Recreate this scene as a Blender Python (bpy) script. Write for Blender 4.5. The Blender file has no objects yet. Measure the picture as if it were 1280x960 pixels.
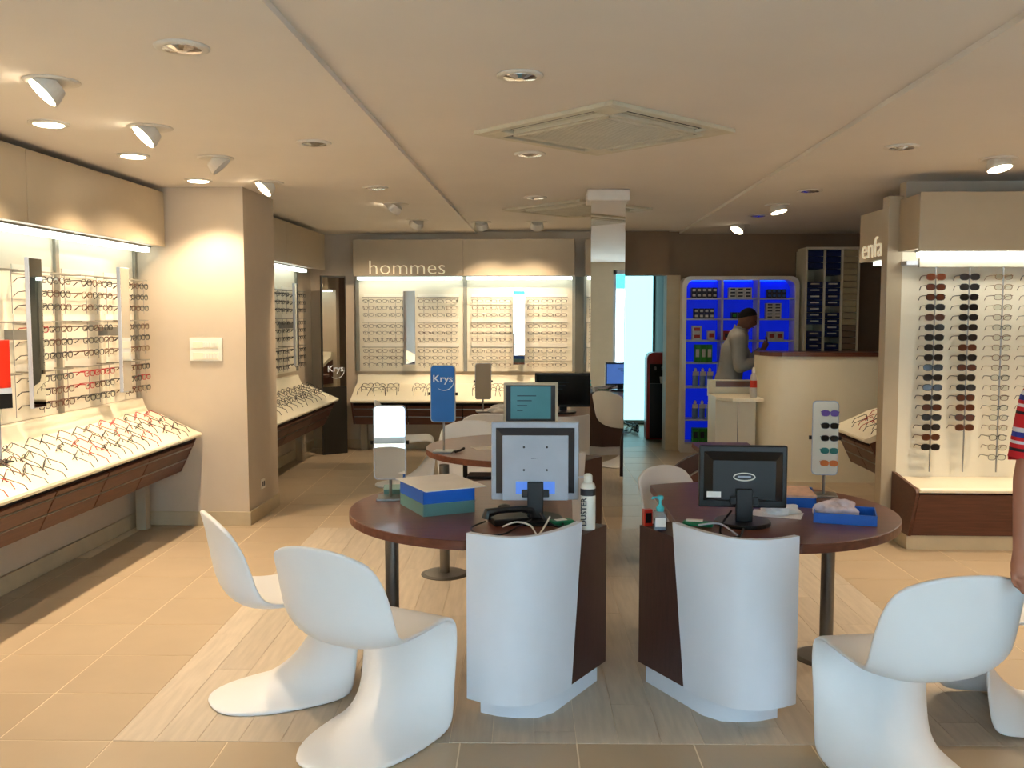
import bpy, bmesh, math, random
from mathutils import Vector, Matrix, Euler
random.seed(7)
S = bpy.context.scene
COL = S.collection
PI = math.pi
def R(d): return math.radians(d)

# ------------------------------------------------------------------ camera
F = 1160.0
cam_d = bpy.data.cameras.new('camera'); cam = bpy.data.objects.new('camera', cam_d); COL.objects.link(cam)
cam_d.sensor_width = 36.0; cam_d.lens = 36.0 * F / 1280.0; cam_d.clip_start = 0.05
cam.location = (0, 0, 1.65)
cam.rotation_euler = (R(90 - 4.289), 0, R(2.363))
S.camera = cam
# ------------------------------------------------------------------ world (daylight outside the shopfront)
W = bpy.data.worlds.new('world'); S.world = W; W.use_nodes = True
bg = W.node_tree.nodes['Background']
bg.inputs[0].default_value = (0.74, 0.84, 1.0, 1); bg.inputs[1].default_value = 15.0
pl = bpy.data.lights.new('window_portal', 'AREA'); pl.shape = 'RECTANGLE'; pl.size = 7.6; pl.size_y = 2.5
pl.cycles.is_portal = True
po = bpy.data.objects.new('window_portal', pl); COL.objects.link(po)
po.location = (0.6, -2.95, 1.3); po.rotation_euler = (R(90), 0, 0)
# ------------------------------------------------------------------ exposure
vs = S.view_settings
vs.view_transform = 'Standard'; vs.look = 'None'; vs.gamma = 1.0; vs.use_curve_mapping = False; vs.exposure = 0.35
WARM = (1.0, 0.78, 0.54); COOL = (0.93, 1.0, 0.93)
SPOT_W = 92.0; TUBE = 4.4

# ------------------------------------------------------------------ materials
def srgb(r, g, b):
    f = lambda c: (c / 255 / 12.92) if c / 255 <= 0.04045 else ((c / 255 + 0.055) / 1.055) ** 2.4
    return (f(r), f(g), f(b), 1)
MATS = {}
def mat(name, col, rough=0.5, metal=0.0, var=0.06, scale=8.0, bump=0.0, bscale=60.0, emit=0.0, ecol=None, trans=0.0, ior=1.45,
        objvar=0.0, stretch=None, coat=0.0, alpha=1.0, spec=0.5):
    m = bpy.data.materials.new(name); m.use_nodes = True; nt = m.node_tree; N = nt.nodes; L = nt.links
    b = N['Principled BSDF']
    b.inputs['Roughness'].default_value = rough; b.inputs['Metallic'].default_value = metal
    b.inputs['IOR'].default_value = ior; b.inputs['Transmission Weight'].default_value = trans
    b.inputs['Coat Weight'].default_value = coat; b.inputs['Alpha'].default_value = alpha
    b.inputs['Specular IOR Level'].default_value = spec
    c = srgb(*col)
    tc = N.new('ShaderNodeTexCoord'); mp = N.new('ShaderNodeMapping'); L.new(tc.outputs['Object'], mp.inputs[0])
    if stretch: mp.inputs['Scale'].default_value = stretch
    nz = N.new('ShaderNodeTexNoise'); nz.inputs['Scale'].default_value = scale; nz.inputs['Detail'].default_value = 5
    L.new(mp.outputs[0], nz.inputs['Vector'])
    if objvar or stretch:
        oi = N.new('ShaderNodeObjectInfo')
        va = N.new('ShaderNodeVectorMath'); va.operation = 'SCALE'; va.inputs['Scale'].default_value = 37.0
        cb = N.new('ShaderNodeCombineXYZ'); L.new(oi.outputs['Random'], cb.inputs[0]); L.new(oi.outputs['Random'], cb.inputs[1])
        L.new(cb.outputs[0], va.inputs[0]); L.new(va.outputs[0], mp.inputs['Location'])
    rp = N.new('ShaderNodeMapRange'); rp.inputs['From Min'].default_value = 0.3; rp.inputs['From Max'].default_value = 0.7
    rp.inputs['To Min'].default_value = 1 - var; rp.inputs['To Max'].default_value = 1 + var
    L.new(nz.outputs['Fac'], rp.inputs['Value'])
    val = rp.outputs[0]
    if objvar:
        r2 = N.new('ShaderNodeMapRange'); r2.inputs['To Min'].default_value = 1 - objvar; r2.inputs['To Max'].default_value = 1 + objvar
        L.new(oi.outputs['Random'], r2.inputs['Value'])
        mu = N.new('ShaderNodeMath'); mu.operation = 'MULTIPLY'; L.new(val, mu.inputs[0]); L.new(r2.outputs[0], mu.inputs[1]); val = mu.outputs[0]
    vm = N.new('ShaderNodeVectorMath'); vm.operation = 'SCALE'; vm.inputs[0].default_value = c[:3]
    L.new(val, vm.inputs['Scale']); L.new(vm.outputs[0], b.inputs['Base Color'])
    if bump:
        n2 = N.new('ShaderNodeTexNoise'); n2.inputs['Scale'].default_value = bscale; L.new(mp.outputs[0], n2.inputs['Vector'])
        bp = N.new('ShaderNodeBump'); bp.inputs['Strength'].default_value = bump; bp.inputs['Distance'].default_value = 0.004
        L.new(n2.outputs['Fac'], bp.inputs['Height']); L.new(bp.outputs[0], b.inputs['Normal'])
    if emit:
        e = srgb(*ecol) if ecol else c
        b.inputs['Emission Color'].default_value = e; b.inputs['Emission Strength'].default_value = emit
    MATS[name] = m
    return m
M_wall = mat('wall_paint', (196, 180, 158), 0.75, var=0.02, bump=0.05, bscale=200)
M_wallb = mat('back_wall_paint', (140, 116, 92), 0.75, var=0.03, bump=0.05, bscale=200)
M_ceil = mat('ceiling_paint', (226, 219, 210), 0.85, var=0.02, scale=2)
M_base = mat('skirting', (190, 172, 140), 0.5)
M_head = mat('header_laminate', (176, 160, 134), 0.4, var=0.02)
M_white = mat('white_laminate', (232, 226, 212), 0.4, var=0.015)
M_shell = mat('shell_laminate', (222, 225, 232), 0.4, var=0.015)
M_cream = mat('cream_solid_surface', (236, 226, 200), 0.35, var=0.015)
M_panel = mat('rack_panel', (224, 216, 196), 0.45, var=0.015)
M_post = mat('upright_metal', (150, 145, 132), 0.4, metal=0.5)
M_chair = mat('chair_plastic', (232, 232, 232), 0.38, var=0.01, spec=0.35)
M_wood = mat('dark_walnut', (92, 54, 40), 0.42, var=0.22, scale=5, stretch=(1.2, 14, 14), bump=0.03)
M_woodx = mat('desk_walnut', (106, 62, 46), 0.3, var=0.22, scale=5, stretch=(1.5, 12, 12), bump=0.02)
M_wood_side = mat('pedestal_wenge', (72, 46, 40), 0.45, var=0.15, scale=5, stretch=(14, 14, 1.5))
M_steel = mat('brushed_steel', (150, 148, 144), 0.3, metal=0.9, var=0.05)
M_leg = mat('leg_metal', (120, 116, 110), 0.35, metal=0.8)
M_black = mat('black_plastic', (18, 18, 20), 0.35)
M_dark = mat('dark_void', (30, 24, 20), 0.8)
M_grey = mat('grey_plastic', (176, 180, 190), 0.45)
M_beige = mat('beige_plastic', (205, 198, 176), 0.5)
M_mirror = mat('mirror_glass', (235, 238, 238), 0.01, metal=1.0, var=0.0)
M_tile = mat('floor_tile', (180, 160, 132), 0.38, var=0.05, scale=3, objvar=0.05, stretch=(1, 1, 1))
M_grout = mat('grout', (232, 216, 188), 0.8)
M_plank = mat('plank_oak_grey', (192, 178, 158), 0.45, var=0.10, scale=4, objvar=0.08, stretch=(9, 0.9, 1), bump=0.05)
M_blue = mat('blue_card', (20, 104, 186), 0.4)
M_bluetray = mat('blue_tray_plastic', (28, 100, 200), 0.35)
M_teal = mat('teal_translucent', (120, 170, 165), 0.3, trans=0.35)
M_paper = mat('paper', (238, 232, 224), 0.8, var=0.03)
M_paperp = mat('pink_paper', (230, 190, 165), 0.8, var=0.12, scale=30)
M_blueback = mat('blue_backlit_board', (14, 36, 220), 0.5, emit=0.32, ecol=(8, 40, 225))
M_shelf = mat('shelf_edge', (190, 190, 196), 0.4)
M_navy = mat('navy_drawer', (14, 34, 92), 0.45)
M_tan = mat('tan_drawer', (190, 172, 132), 0.5)
M_red = mat('red_plastic', (190, 40, 22), 0.3)
M_green = mat('green_plastic', (20, 120, 80), 0.4)
M_chrome = mat('crystal_chrome', (220, 220, 225), 0.08, metal=1.0, var=0.3, scale=60)
M_ring = mat('white_trim', (215, 208, 196), 0.5)
M_letter = mat('letter_cream', (250, 240, 215), 0.4, emit=0.25, ecol=(255, 236, 200))
M_tube = mat('tube_light', (255, 255, 250), 0.5, emit=TUBE, ecol=(240, 255, 246))
M_tube2 = mat('tube_light_strong', (255, 255, 250), 0.5, emit=TUBE * 3, ecol=(255, 252, 238))
M_lamp = mat('lamp_lens', (255, 250, 235), 0.5, emit=14, ecol=(255, 238, 205))
M_day = mat('frosted_lit_glass', (190, 245, 250), 0.3, emit=1.35, ecol=(175, 240, 250))
M_led = mat('blue_led', (20, 60, 255), 0.5, emit=5.0, ecol=(10, 60, 255))
M_lensd = mat('dark_lens', (26, 22, 22), 0.08)
M_lensb = mat('brown_lens', (74, 36, 20), 0.08)
def clear_mat(name, col, fac):
    m = bpy.data.materials.new(name); m.use_nodes = True; nt = m.node_tree; nt.nodes.clear()
    o = nt.nodes.new('ShaderNodeOutputMaterial'); t = nt.nodes.new('ShaderNodeBsdfTransparent'); g = nt.nodes.new('ShaderNodeBsdfGlossy')
    t.inputs[0].default_value = srgb(*col); g.inputs['Roughness'].default_value = 0.03
    x = nt.nodes.new('ShaderNodeMixShader'); x.inputs[0].default_value = fac
    nt.links.new(t.outputs[0], x.inputs[1]); nt.links.new(g.outputs[0], x.inputs[2]); nt.links.new(x.outputs[0], o.inputs[0])
    return m
M_clear = clear_mat('clear_lens', (246, 248, 246), 0.06)
M_glass = clear_mat('shopfront_glass', (240, 248, 250), 0.05)
M_bottle = clear_mat('clear_bottle', (225, 232, 240), 0.12)

# ------------------------------------------------------------------ mesh builder
class MB:
    def __init__(s): s.v = []; s.f = []; s.mi = []; s.cur = 0
    def add(s, vs, fs):
        n = len(s.v); s.v += [tuple(p) for p in vs]
        for f in fs: s.f.append([i + n for i in f]); s.mi.append(s.cur)
        return s
    def box(s, x0, x1, y0, y1, z0, z1, M=None):
        vs = [Vector((x, y, z)) for z in (z0, z1) for y in (y0, y1) for x in (x0, x1)]
        if M: vs = [M @ p for p in vs]
        return s.add(vs, [(0, 2, 3, 1), (4, 5, 7, 6), (0, 1, 5, 4), (2, 6, 7, 3), (0, 4, 6, 2), (1, 3, 7, 5)])
    def prism(s, poly, a, b, axis='z'):
        n = len(poly)
        def P(p, h):
            return {'z': (p[0], p[1], h), 'x': (h, p[0], p[1]), 'y': (p[0], h, p[1])}[axis]
        vs = [P(p, a) for p in poly] + [P(p, b) for p in poly]
        fs = [tuple(range(n))[::-1], tuple(range(n, 2 * n))] + [(i, (i + 1) % n, n + (i + 1) % n, n + i) for i in range(n)]
        return s.add(vs, fs)
    def tube(s, pts, r, n=6, caps=True):
        pts = [Vector(p) for p in pts]; m = len(pts); rs = r if isinstance(r, (list, tuple)) else [r] * m
        vs = []; fs = []; prev = None
        for i, p in enumerate(pts):
            t = (pts[min(i + 1, m - 1)] - pts[max(i - 1, 0)]).normalized()
            if prev is None:
                a = Vector((0, 0, 1)) if abs(t.z) < 0.9 else Vector((1, 0, 0)); u = t.cross(a).normalized()
            else:
                u = (prev - t * prev.dot(t)).normalized()
            prev = u; w = t.cross(u)
            vs += [p + (u * math.cos(2 * PI * k / n) + w * math.sin(2 * PI * k / n)) * rs[i] for k in range(n)]
        for i in range(m - 1):
            for k in range(n):
                fs.append((i * n + k, i * n + (k + 1) % n, (i + 1) * n + (k + 1) % n, (i + 1) * n + k))
        if caps: fs += [tuple(range(n))[::-1], tuple(range((m - 1) * n, m * n))]
        return s.add(vs, fs)
    def loop(s, pts, r, n=4):
        pts = [Vector(p) for p in pts]; m = len(pts); vs = []; fs = []
        nrm = (pts[m // 4] - pts[0]).cross(pts[m // 2] - pts[0]).normalized()
        for i, p in enumerate(pts):
            t = (pts[(i + 1) % m] - pts[i - 1]).normalized(); w = t.cross(nrm)
            vs += [p + (nrm * math.cos(2 * PI * k / n + .78) + w * math.sin(2 * PI * k / n + .78)) * r for k in range(n)]
        for i in range(m):
            j = (i + 1) % m
            for k in range(n): fs.append((i * n + k, i * n + (k + 1) % n, j * n + (k + 1) % n, j * n + k))
        return s.add(vs, fs)
    def lathe(s, prof, c=(0, 0, 0), n=20, M=None):
        vs = []; fs = []; m = len(prof); c = Vector(c)
        for (r, z) in prof:
            for k in range(n):
                p = Vector((r * math.cos(2 * PI * k / n), r * math.sin(2 * PI * k / n), z))
                vs.append(c + (M @ p if M else p))
        for i in range(m - 1):
            for k in range(n): fs.append((i * n + k, i * n + (k + 1) % n, (i + 1) * n + (k + 1) % n, (i + 1) * n + k))
        fs += [tuple(range(n))[::-1], tuple(range((m - 1) * n, m * n))]
        return s.add(vs, fs)
    def mesh(s, name, mats):
        me = bpy.data.meshes.new(name); me.from_pydata(s.v, [], s.f)
        for m in (mats if isinstance(mats, (list, tuple)) else [mats]): me.materials.append(m)
        for i, p in enumerate(me.polygons): p.material_index = s.mi[i]
        bm = bmesh.new(); bm.from_mesh(me); bmesh.ops.recalc_face_normals(bm, faces=bm.faces); bm.to_mesh(me); bm.free()
        return me
    def build(s, name, mats, parent=None, loc=None, rotz=0, bevel=0, smooth=False):
        return obj(name, s.mesh(name, mats), parent, loc, rotz, bevel, smooth)
def obj(name, me, parent=None, loc=None, rotz=0, bevel=0, smooth=False):
    o = bpy.data.objects.new(name, me); COL.objects.link(o)
    if parent: o.parent = parent
    if loc is not None: o.location = loc
    o.rotation_euler.z = rotz
    if smooth:
        for p in me.polygons: p.use_smooth = True
    if bevel:
        b = o.modifiers.new('bevel', 'BEVEL'); b.width = bevel; b.segments = 2; b.limit_method = 'ANGLE'; b.angle_limit = R(40)
    return o
def empty(name, loc=(0, 0, 0), rotz=0):
    o = bpy.data.objects.new(name, None); COL.objects.link(o); o.location = loc; o.rotation_euler.z = rotz; o.empty_display_size = 0.1
    return o
def tag(o, label, cat, group=None):
    o['label'] = label; o['category'] = cat
    if group: o['group'] = group
    return o
def struct(o): o['kind'] = 'structure'; return o
def B(*a): return MB().box(*a)
def smooth_angle(o, deg=35):
    for p in o.data.polygons: p.use_smooth = True
    try:
        o.data.set_sharp_from_angle(angle=R(deg))
    except Exception: pass
    return o
def copy_tree(o, parent=None):
    c = o.copy(); COL.objects.link(c)
    if parent: c.parent = parent
    for ch in o.children: copy_tree(ch, c)
    return c
def text_mesh(txt, size, depth=0.004, bold=0.0):
    cu = bpy.data.curves.new('t', 'FONT'); cu.body = txt; cu.size = size; cu.extrude = depth; cu.offset = bold; cu.resolution_u = 3
    o = bpy.data.objects.new('t', cu); COL.objects.link(o)
    dg = bpy.context.evaluated_depsgraph_get(); me = bpy.data.meshes.new_from_object(o.evaluated_get(dg))
    bpy.data.objects.remove(o); bpy.data.curves.remove(cu)
    return me
def text(name, txt, size, M, loc, rot, parent, depth=0.004, bold=0.0, width=None):
    me = text_mesh(txt, size, depth, bold); me.name = name; me.materials.clear(); me.materials.append(M)
    if width:
        xs = [v.co.x for v in me.vertices]; k = width / (max(xs) - min(xs)); x0 = min(xs)
        for v in me.vertices: v.co.x = (v.co.x - x0) * k
    o = bpy.data.objects.new(name, me); COL.objects.link(o); o.parent = parent; o.location = loc; o.rotation_euler = rot
    return o

# ------------------------------------------------------------------ room shell
CZ = 2.62
TH = R(1.63); UX, UY = (math.cos(TH), math.sin(TH)), (-math.sin(TH), math.cos(TH))
def uv(u, v): return (u * UX[0] + v * UY[0], u * UX[1] + v * UY[1])
floor = struct(B(-3.6, 4.8, -3.1, 14.2, -0.12, -0.0015).build('floor', M_grout))
U0, V0, T = -1.595, 3.467, 0.45
tile_me = B(0.003, T - 0.003, 0.003, T - 0.003, -0.012, 0.0).mesh('tile', M_tile)
cells = []
for i in range(-5, 14):
    for j in range(-15, 24):
        if 0 <= i < 8 and 0 <= j < 8: continue
        c = uv(U0 + (i + .5) * T, V0 + (j + .5) * T)
        if not (-3.35 < c[0] < 4.7 and -3.0 < c[1] < 14.1): continue
        inview = c[1] > 2.9 and abs((c[0] + 0.04 * c[1]) / c[1]) < 0.6 and not (c[0] < -2.95 and c[1] > 7.3) and not (c[0] > 2.9 and c[1] > 7.2)
        cells.append((0 if inview else 1, c[1], i, j))
cells.sort()
rest = MB()
for n, (o_, d_, i, j) in enumerate(cells):
    p = uv(U0 + i * T, V0 + j * T)
    if n < 290 and o_ == 0:
        obj('tile', tile_me, floor, (p[0], p[1], 0), TH)
    else:
        Mx = Matrix.Translation((p[0], p[1], 0)) @ Matrix.Rotation(TH, 4, 'Z')
        rest.box(0.003, T - 0.003, 0.003, T - 0.003, -0.012, 0.0, Mx)
o = rest.build('tile_field', M_tile, floor); o['kind'] = 'stuff'
PW = 3.6 / 22
plank_cache = {}
for k in range(22):
    off = (k * 0.47) % 1.2; v = -off
    while v < 3.6:
        a, b = max(0, v), min(3.6, v + 1.2)
        if b - a > 0.02:
            key = round(b - a, 3)
            if key not in plank_cache: plank_cache[key] = B(0.001, PW - 0.001, 0.001, key - 0.001, -0.012, 0.001).mesh('plank', M_plank)
            p = uv(U0 + k * PW, V0 + a); obj('plank', plank_cache[key], floor, (p[0], p[1], 0), TH)
        v += 1.2
struct(B(-3.6, -0.895, -3.1, 11.7, CZ, CZ + .2).build('ceiling', M_ceil))
struct(B(-0.895, 1.555, -3.1, 11.7, CZ + .025, CZ + .2).build('ceiling', M_ceil))
struct(B(1.555, 4.8, -3.1, 11.7, CZ, CZ + .2).build('ceiling', M_ceil))
struct(B(-3.6, -3.23, -3.1, 7.3, 0, CZ).build('wall_left', M_wall))
struct(B(-3.4, -2.35, 7.08, 7.86, 0, CZ).build('wall_pillar', M_wall))
struct(B(-3.4, -2.93, 7.86, 11.5, 0, CZ).build('wall_left_rear', M_wall))
struct(B(-3.4, .85, 11.3, 11.5, 0, CZ + .1).build('wall_back', M_wall))
wb = MB(); wb.box(.85, 1.42, 11.3, 11.5, 2.12, CZ + .1); wb.box(1.42, 4.8, 11.4, 11.6, 0, CZ + .1)
struct(wb.build('wall_back', M_wallb))
struct(B(4.6, 4.8, -3.1, 11.6, 0, CZ).build('wall_right', M_wall))
struct(B(2.6, 4.6, 6.99, 7.12, 0, CZ).build('wall_partition', M_wall))
struct(B(2.93, 3.05, 7.12, 8.05, 0, CZ).build('wall_partition_side', M_wall))
struct(B(1.40, 1.56, 11.28, 11.62, 0, 2.12).build('trim_1', M_base))
# skirting
struct(B(-3.23, -3.212, -3, 7.08, 0, .11).build('baseboard_left', M_base, bevel=.003))
bb = MB(); bb.box(-3.2, -2.335, 7.065, 7.08, 0, .11); bb.box(-2.35, -2.335, 7.08, 7.86, 0, .11)
struct(bb.build('baseboard_pillar', M_base, bevel=.003))
struct(B(-2.93, -2.915, 7.86, 11.3, 0, .11).build('baseboard_left_rear', M_base))
struct(B(-2.93, .85, 11.285, 11.3, 0, .11).build('baseboard_back', M_base))
# back room behind the doorway
wr = MB(); wr.box(.4, .6, 11.5, 14.0, 0, 2.5); wr.box(1.56, 1.7, 11.6, 14.0, 0, 2.5); wr.box(.4, 1.7, 14.0, 14.2, 0, 2.5)
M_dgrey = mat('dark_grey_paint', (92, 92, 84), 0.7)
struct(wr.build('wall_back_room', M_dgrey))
struct(B(.4, 1.7, 11.5, 14.2, 2.5, 2.6).build('ceiling_back_room', M_ceil))
w1 = struct(B(.62, 1.54, 13.93, 13.99, .02, 2.4).build('window_1', M_steel)); B(.64, 1.52, 13.91, 13.93, .07, 2.36).build('pane', M_day, w1)
# shopfront behind the camera
wf = MB(); wf.box(-3.6, 4.8, -3.1, -2.9, 2.5, CZ + .1); wf.box(-3.6, -3.0, -3.1, -2.9, 0, 2.5); wf.box(-.2, 1.2, -3.1, -2.9, 0, 2.5); wf.box(4.3, 4.8, -3.1, -2.9, 0, 2.5)
struct(wf.build('wall_front', M_wall))
n = 2
for (a, b) in ((-3.0, -.2), (1.2, 2.75), (2.75, 4.3)):
    f = MB(); f.box(a, a + .06, -3.04, -2.96, 0, 2.5); f.box(b - .06, b, -3.04, -2.96, 0, 2.5); f.box(a, b, -3.04, -2.96, 0, .08); f.box(a, b, -3.04, -2.96, 2.42, 2.5)
    if n == 2: f.box((a + b) / 2 - .03, (a + b) / 2 + .03, -3.04, -2.96, 0, 2.5)
    w = struct(f.build('window_%d' % n, M_grey)); B(a + .06, b - .06, -3.005, -2.995, .08, 2.42).build('pane', M_glass, w); n += 1
M_pave = mat('pavement', (170, 168, 162), 0.8); M_fac = mat('facade_white', (225, 230, 232), 0.8); M_sign = mat('teal_sign', (20, 160, 165), 0.5)
struct(B(-14, 14, -14, -3.1, -.3, -.08).build('pavement', M_pave))
fac = tag(empty('street_facade', (0, -13, -.08)), 'white building front with a teal sign band across the street', 'building')
B(-12, 12, -.4, 0, 0, 7).build('wall', M_fac, fac); B(-7, 6, 0, .12, 2.5, 3.3).build('sign_band', M_sign, fac)
for x in (-6, -3, 0, 3, 6): B(x - .8, x + .8, 0, .05, .3, 2.2).build('window', M_dgrey, fac)
cr = MB(); cr.box(-.3, .3, -.06, .06, -.1, .1); cr.box(-.1, .1, -.06, .06, -.3, .3)
tag(cr.build('pharmacy_cross', mat('green_cross', (0, 150, 140), .5, emit=.6, ecol=(0, 170, 150)), loc=(1.9, -5.5, 2.55)), 'green pharmacy cross sign hanging outside the shop window', 'sign')

# ------------------------------------------------------------------ mirrored pillar, ceiling units
p = tag(empty('mirror_pillar', (.459, 7.635, 0)), 'square free-standing pillar clad in mirror with a pale capital', 'pillar')
B(-.13, .13, -.13, .13, 0, CZ + .02).build('core', M_dark, p)
for k in range(4):
    o = B(-.133, .133, -.136, -.131, .0, 2.55).build('mirror_panel', M_mirror, p, rotz=k * PI / 2)
B(-.17, .17, -.17, .17, 2.55, CZ + .022).build('capital', M_ring, p, bevel=.01)

def cassette(loc, label):
    a = tag(empty('air_conditioner', loc, R(45)), label, 'air conditioner', 'ceiling cassette air conditioners')
    h = .5
    fr = MB(); s0, s1, g = .36, .45, .33
    fr.prism([(-h, -h), (h, -h), (h, -s1), (-h, -s1)], -.022, 0); fr.prism([(-h, s1), (h, s1), (h, h), (-h, h)], -.022, 0)
    fr.box(-h, -s1, -s1, s1, -.022, 0); fr.box(s1, h, -s1, s1, -.022, 0)
    for (x0, x1, y0, y1) in ((-s1, -g, -s1, s1), (g, s1, -s1, s1), (-g, g, -s1, -g), (-g, g, g, s1)):
        pass
    for sx in (-1, 1):
        for sy in (-1, 1): fr.box(min(sx * g, sx * s1), max(sx * g, sx * s1), min(sy * g, sy * s1), max(sy * g, sy * s1), -.022, 0)
    for k in range(4):
        Mx = Matrix.Rotation(k * PI / 2, 4, 'Z'); fr.box(-g, g, -s0, -g, -.026, 0, Mx)
    fr.build('frame', M_beige, a, bevel=.004)
    B(-s1, s1, -s1, s1, -.006, -.002).build('housing', M_dark, a)
    for k in range(4):
        v = MB(); v.box(-.29, .29, .0, .036, -.003, .003, Matrix.Rotation(R(12), 4, 'X')); o = v.build('louver', M_beige, a)
        q = Matrix.Rotation(k * PI / 2, 4, 'Z') @ Vector((0, -.408, -.014)); o.location = q; o.rotation_euler.z = k * PI / 2
    gr = B(-.31, .31, -.31, .31, -.026, -.01).build('grille', mat('grille', (186, 182, 172), .6), a)
    sl = MB()
    for k in range(30): sl.box(-.3, .3, -.3 + k * .0205, -.29 + k * .0205, -.029, -.026)
    sl.build('grille_slats', M_beige, gr)
    fm = MB()
    for k in range(4): fm.box(-g, g, -g, -.305, -.032, -.01, Matrix.Rotation(k * PI / 2, 4, 'Z'))
    fm.build('grille_border', M_beige, a, bevel=.004)
cassette((.285, 5.12, CZ + .025), 'square ceiling air conditioner over the two walnut desks with white fronts')
cassette((.25, 8.85, CZ + .025), 'square ceiling air conditioner behind the capital of the mirrored pillar')

def downlight(x, y, label, group, lit=False):
    z = CZ + (.025 if -.895 < x < 1.555 else 0)
    d = tag(empty('downlight', (x, y, z)), label, 'ceiling light', group)
    MB().lathe([(.075, 0), (.098, 0), (.098, -.006), (.085, -.012), (.075, -.010)], n=28).build('ring', M_ring, d, smooth=True)
    if lit:
        MB().lathe([(.074, -.008), (.070, -.0125)], n=24).build('lamp', M_lamp, d)
        spot(d, (0, 0, -.03), (0, 0, -1), 110, SPOT_W)
    else:
        MB().lathe([(.074, -.001), (.07, -.012), (.045, -.016), (.02, -.02), (.001, -.02)], n=18).build('reflector', M_chrome, d)
def spot(parent, loc, direction, ang, power, blend=.6):
    l = bpy.data.lights.new('spot_light', 'SPOT'); l.energy = power; l.color = WARM; l.spot_size = R(ang); l.spot_blend = blend; l.shadow_soft_size = .04
    o = bpy.data.objects.new('spot_light', l); COL.objects.link(o); o.parent = parent; o.location = loc
    o.rotation_euler = Vector(direction).to_track_quat('-Z', 'Y').to_euler()
def gimbal(x, y, label, group, aim, lit=True, ang=70, power=None):
    z = CZ + (.025 if -.895 < x < 1.555 else 0)
    d = tag(empty('gimbal_spotlight', (x, y, z)), label, 'ceiling light', group)
    MB().lathe([(.086, 0), (.112, 0), (.112, -.005), (.098, -.01), (.086, -.008)], n=28).build('ring', M_ring, d, smooth=True)
    B(-.07, .07, -.07, .07, -.001, -.0005).build('opening', M_dark, d)
    v = Vector(aim).normalized(); q = Vector((0, 0, -1)).rotation_difference(v).to_matrix().to_4x4()
    c = v * .022 + Vector((0, 0, -.012))
    MB().lathe([(.062, .03), (.076, -.02), (.076, -.035), (.070, -.035), (.068, -.03)], c=c, n=24, M=q).build('lamp_head', M_ring, d, smooth=False)
    MB().lathe([(.068, -.030), (.068, -.033)], c=c, n=24, M=q).build('lens', M_lamp if lit else M_grey, d)
    if lit: spot(d, c + v * .05, v, ang, power or SPOT_W)
ORD = ['first', 'second', 'third', 'fourth', 'fifth', 'sixth', 'seventh', 'eighth', 'ninth', 'tenth', 'eleventh', 'twelfth', 'thirteenth', 'fourteenth', 'fifteenth', 'sixteenth', 'seventeenth', 'eighteenth', 'nineteenth', 'twentieth']
ord_ = ['first', 'second', 'third', 'fourth', 'fifth', 'sixth']
for k, y in enumerate((7.14, 5.29, 3.40)): downlight(-1.34, y, 'unlit crystal downlight beside the ceiling joint facing the left racks, %s from the hommes wall' % ord_[k], 'unlit crystal downlights')
for k, y in enumerate((7.99, 5.85, 3.95)): downlight(-.13, y, 'unlit crystal downlight in the raised middle ceiling, %s from the hommes wall' % ord_[k], 'unlit crystal downlights')
for k, y in enumerate((9.29, 7.46, 5.55)): downlight(2.03, y, 'unlit crystal downlight on the reception side, %s from the blue-lit shelf' % ord_[k], 'unlit crystal downlights')
for k, y in enumerate((6.71, 5.66, 4.70, 3.7)): downlight(-2.55, y, 'lit round downlight close to the left header panels, %s from the beige pillar' % ord_[k], 'lit downlights above the left counter', True)
for k, y in enumerate((5.2, 4.0)): downlight(3.3, y, 'added unseen fill downlight on the side facing the sunglasses rack, %s from it' % ord_[k], 'added fill downlights by the sunglasses rack', True)  # out-of-view lamps added to brighten the sunglasses side
gimbal(-2.08, 6.85, 'lit tilting spotlight nearest the beige pillar corner', 'tilting spotlights of the left row', (-.6, -.45, -.75))
gimbal(-2.08, 5.77, 'unlit white cone-shaped spotlight turned away in the left row', 'tilting spotlights of the left row', (.9, .2, -1), lit=False)
gimbal(-2.08, 4.83, 'lit tilting spotlight next to the unlit cone in the left row', 'tilting spotlights of the left row', (-.6, -.45, -.75))
gimbal(-2.08, 3.87, 'large lit tilting spotlight aimed at the left rack, farthest from pillar', 'tilting spotlights of the left row', (-.6, -.45, -.75))
gimbal(-1.36, 8.22, 'tilted cone spotlight aimed at the rear left rack', 'tilting spotlights near the hommes wall', (-1, .25, -1))
gimbal(-1.37, 9.61, 'tilted cone spotlight nearest the rear left corner mirror', 'tilting spotlights near the hommes wall', (-.6, .9, -1))
gimbal(-.75, 10.1, 'tilted spotlight over the joint of the hommes header panels', 'tilting spotlights near the hommes wall', (.05, .8, -1))
gimbal(-.146, 10.1, 'tilted spotlight by the mirrored pillar end of hommes wall', 'tilting spotlights near the hommes wall', (-.1, .8, -1))
gimbal(2.79, 6.0, 'white dome spotlight above the sunglasses rack header', 'right side spotlights', (.1, -.25, -1), lit=True, ang=110, power=SPOT_W)
gimbal(2.012, 8.42, 'white dome spotlight between unlit downlights on the reception side', 'right side spotlights', (.2, -.2, -1), lit=True, ang=100, power=SPOT_W * .6)
gimbal(2.05, 10.3, 'small lit spotlight in front of the blue-lit shelf', 'right side spotlights', (-.6, -.4, -1), power=SPOT_W * .4)

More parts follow.
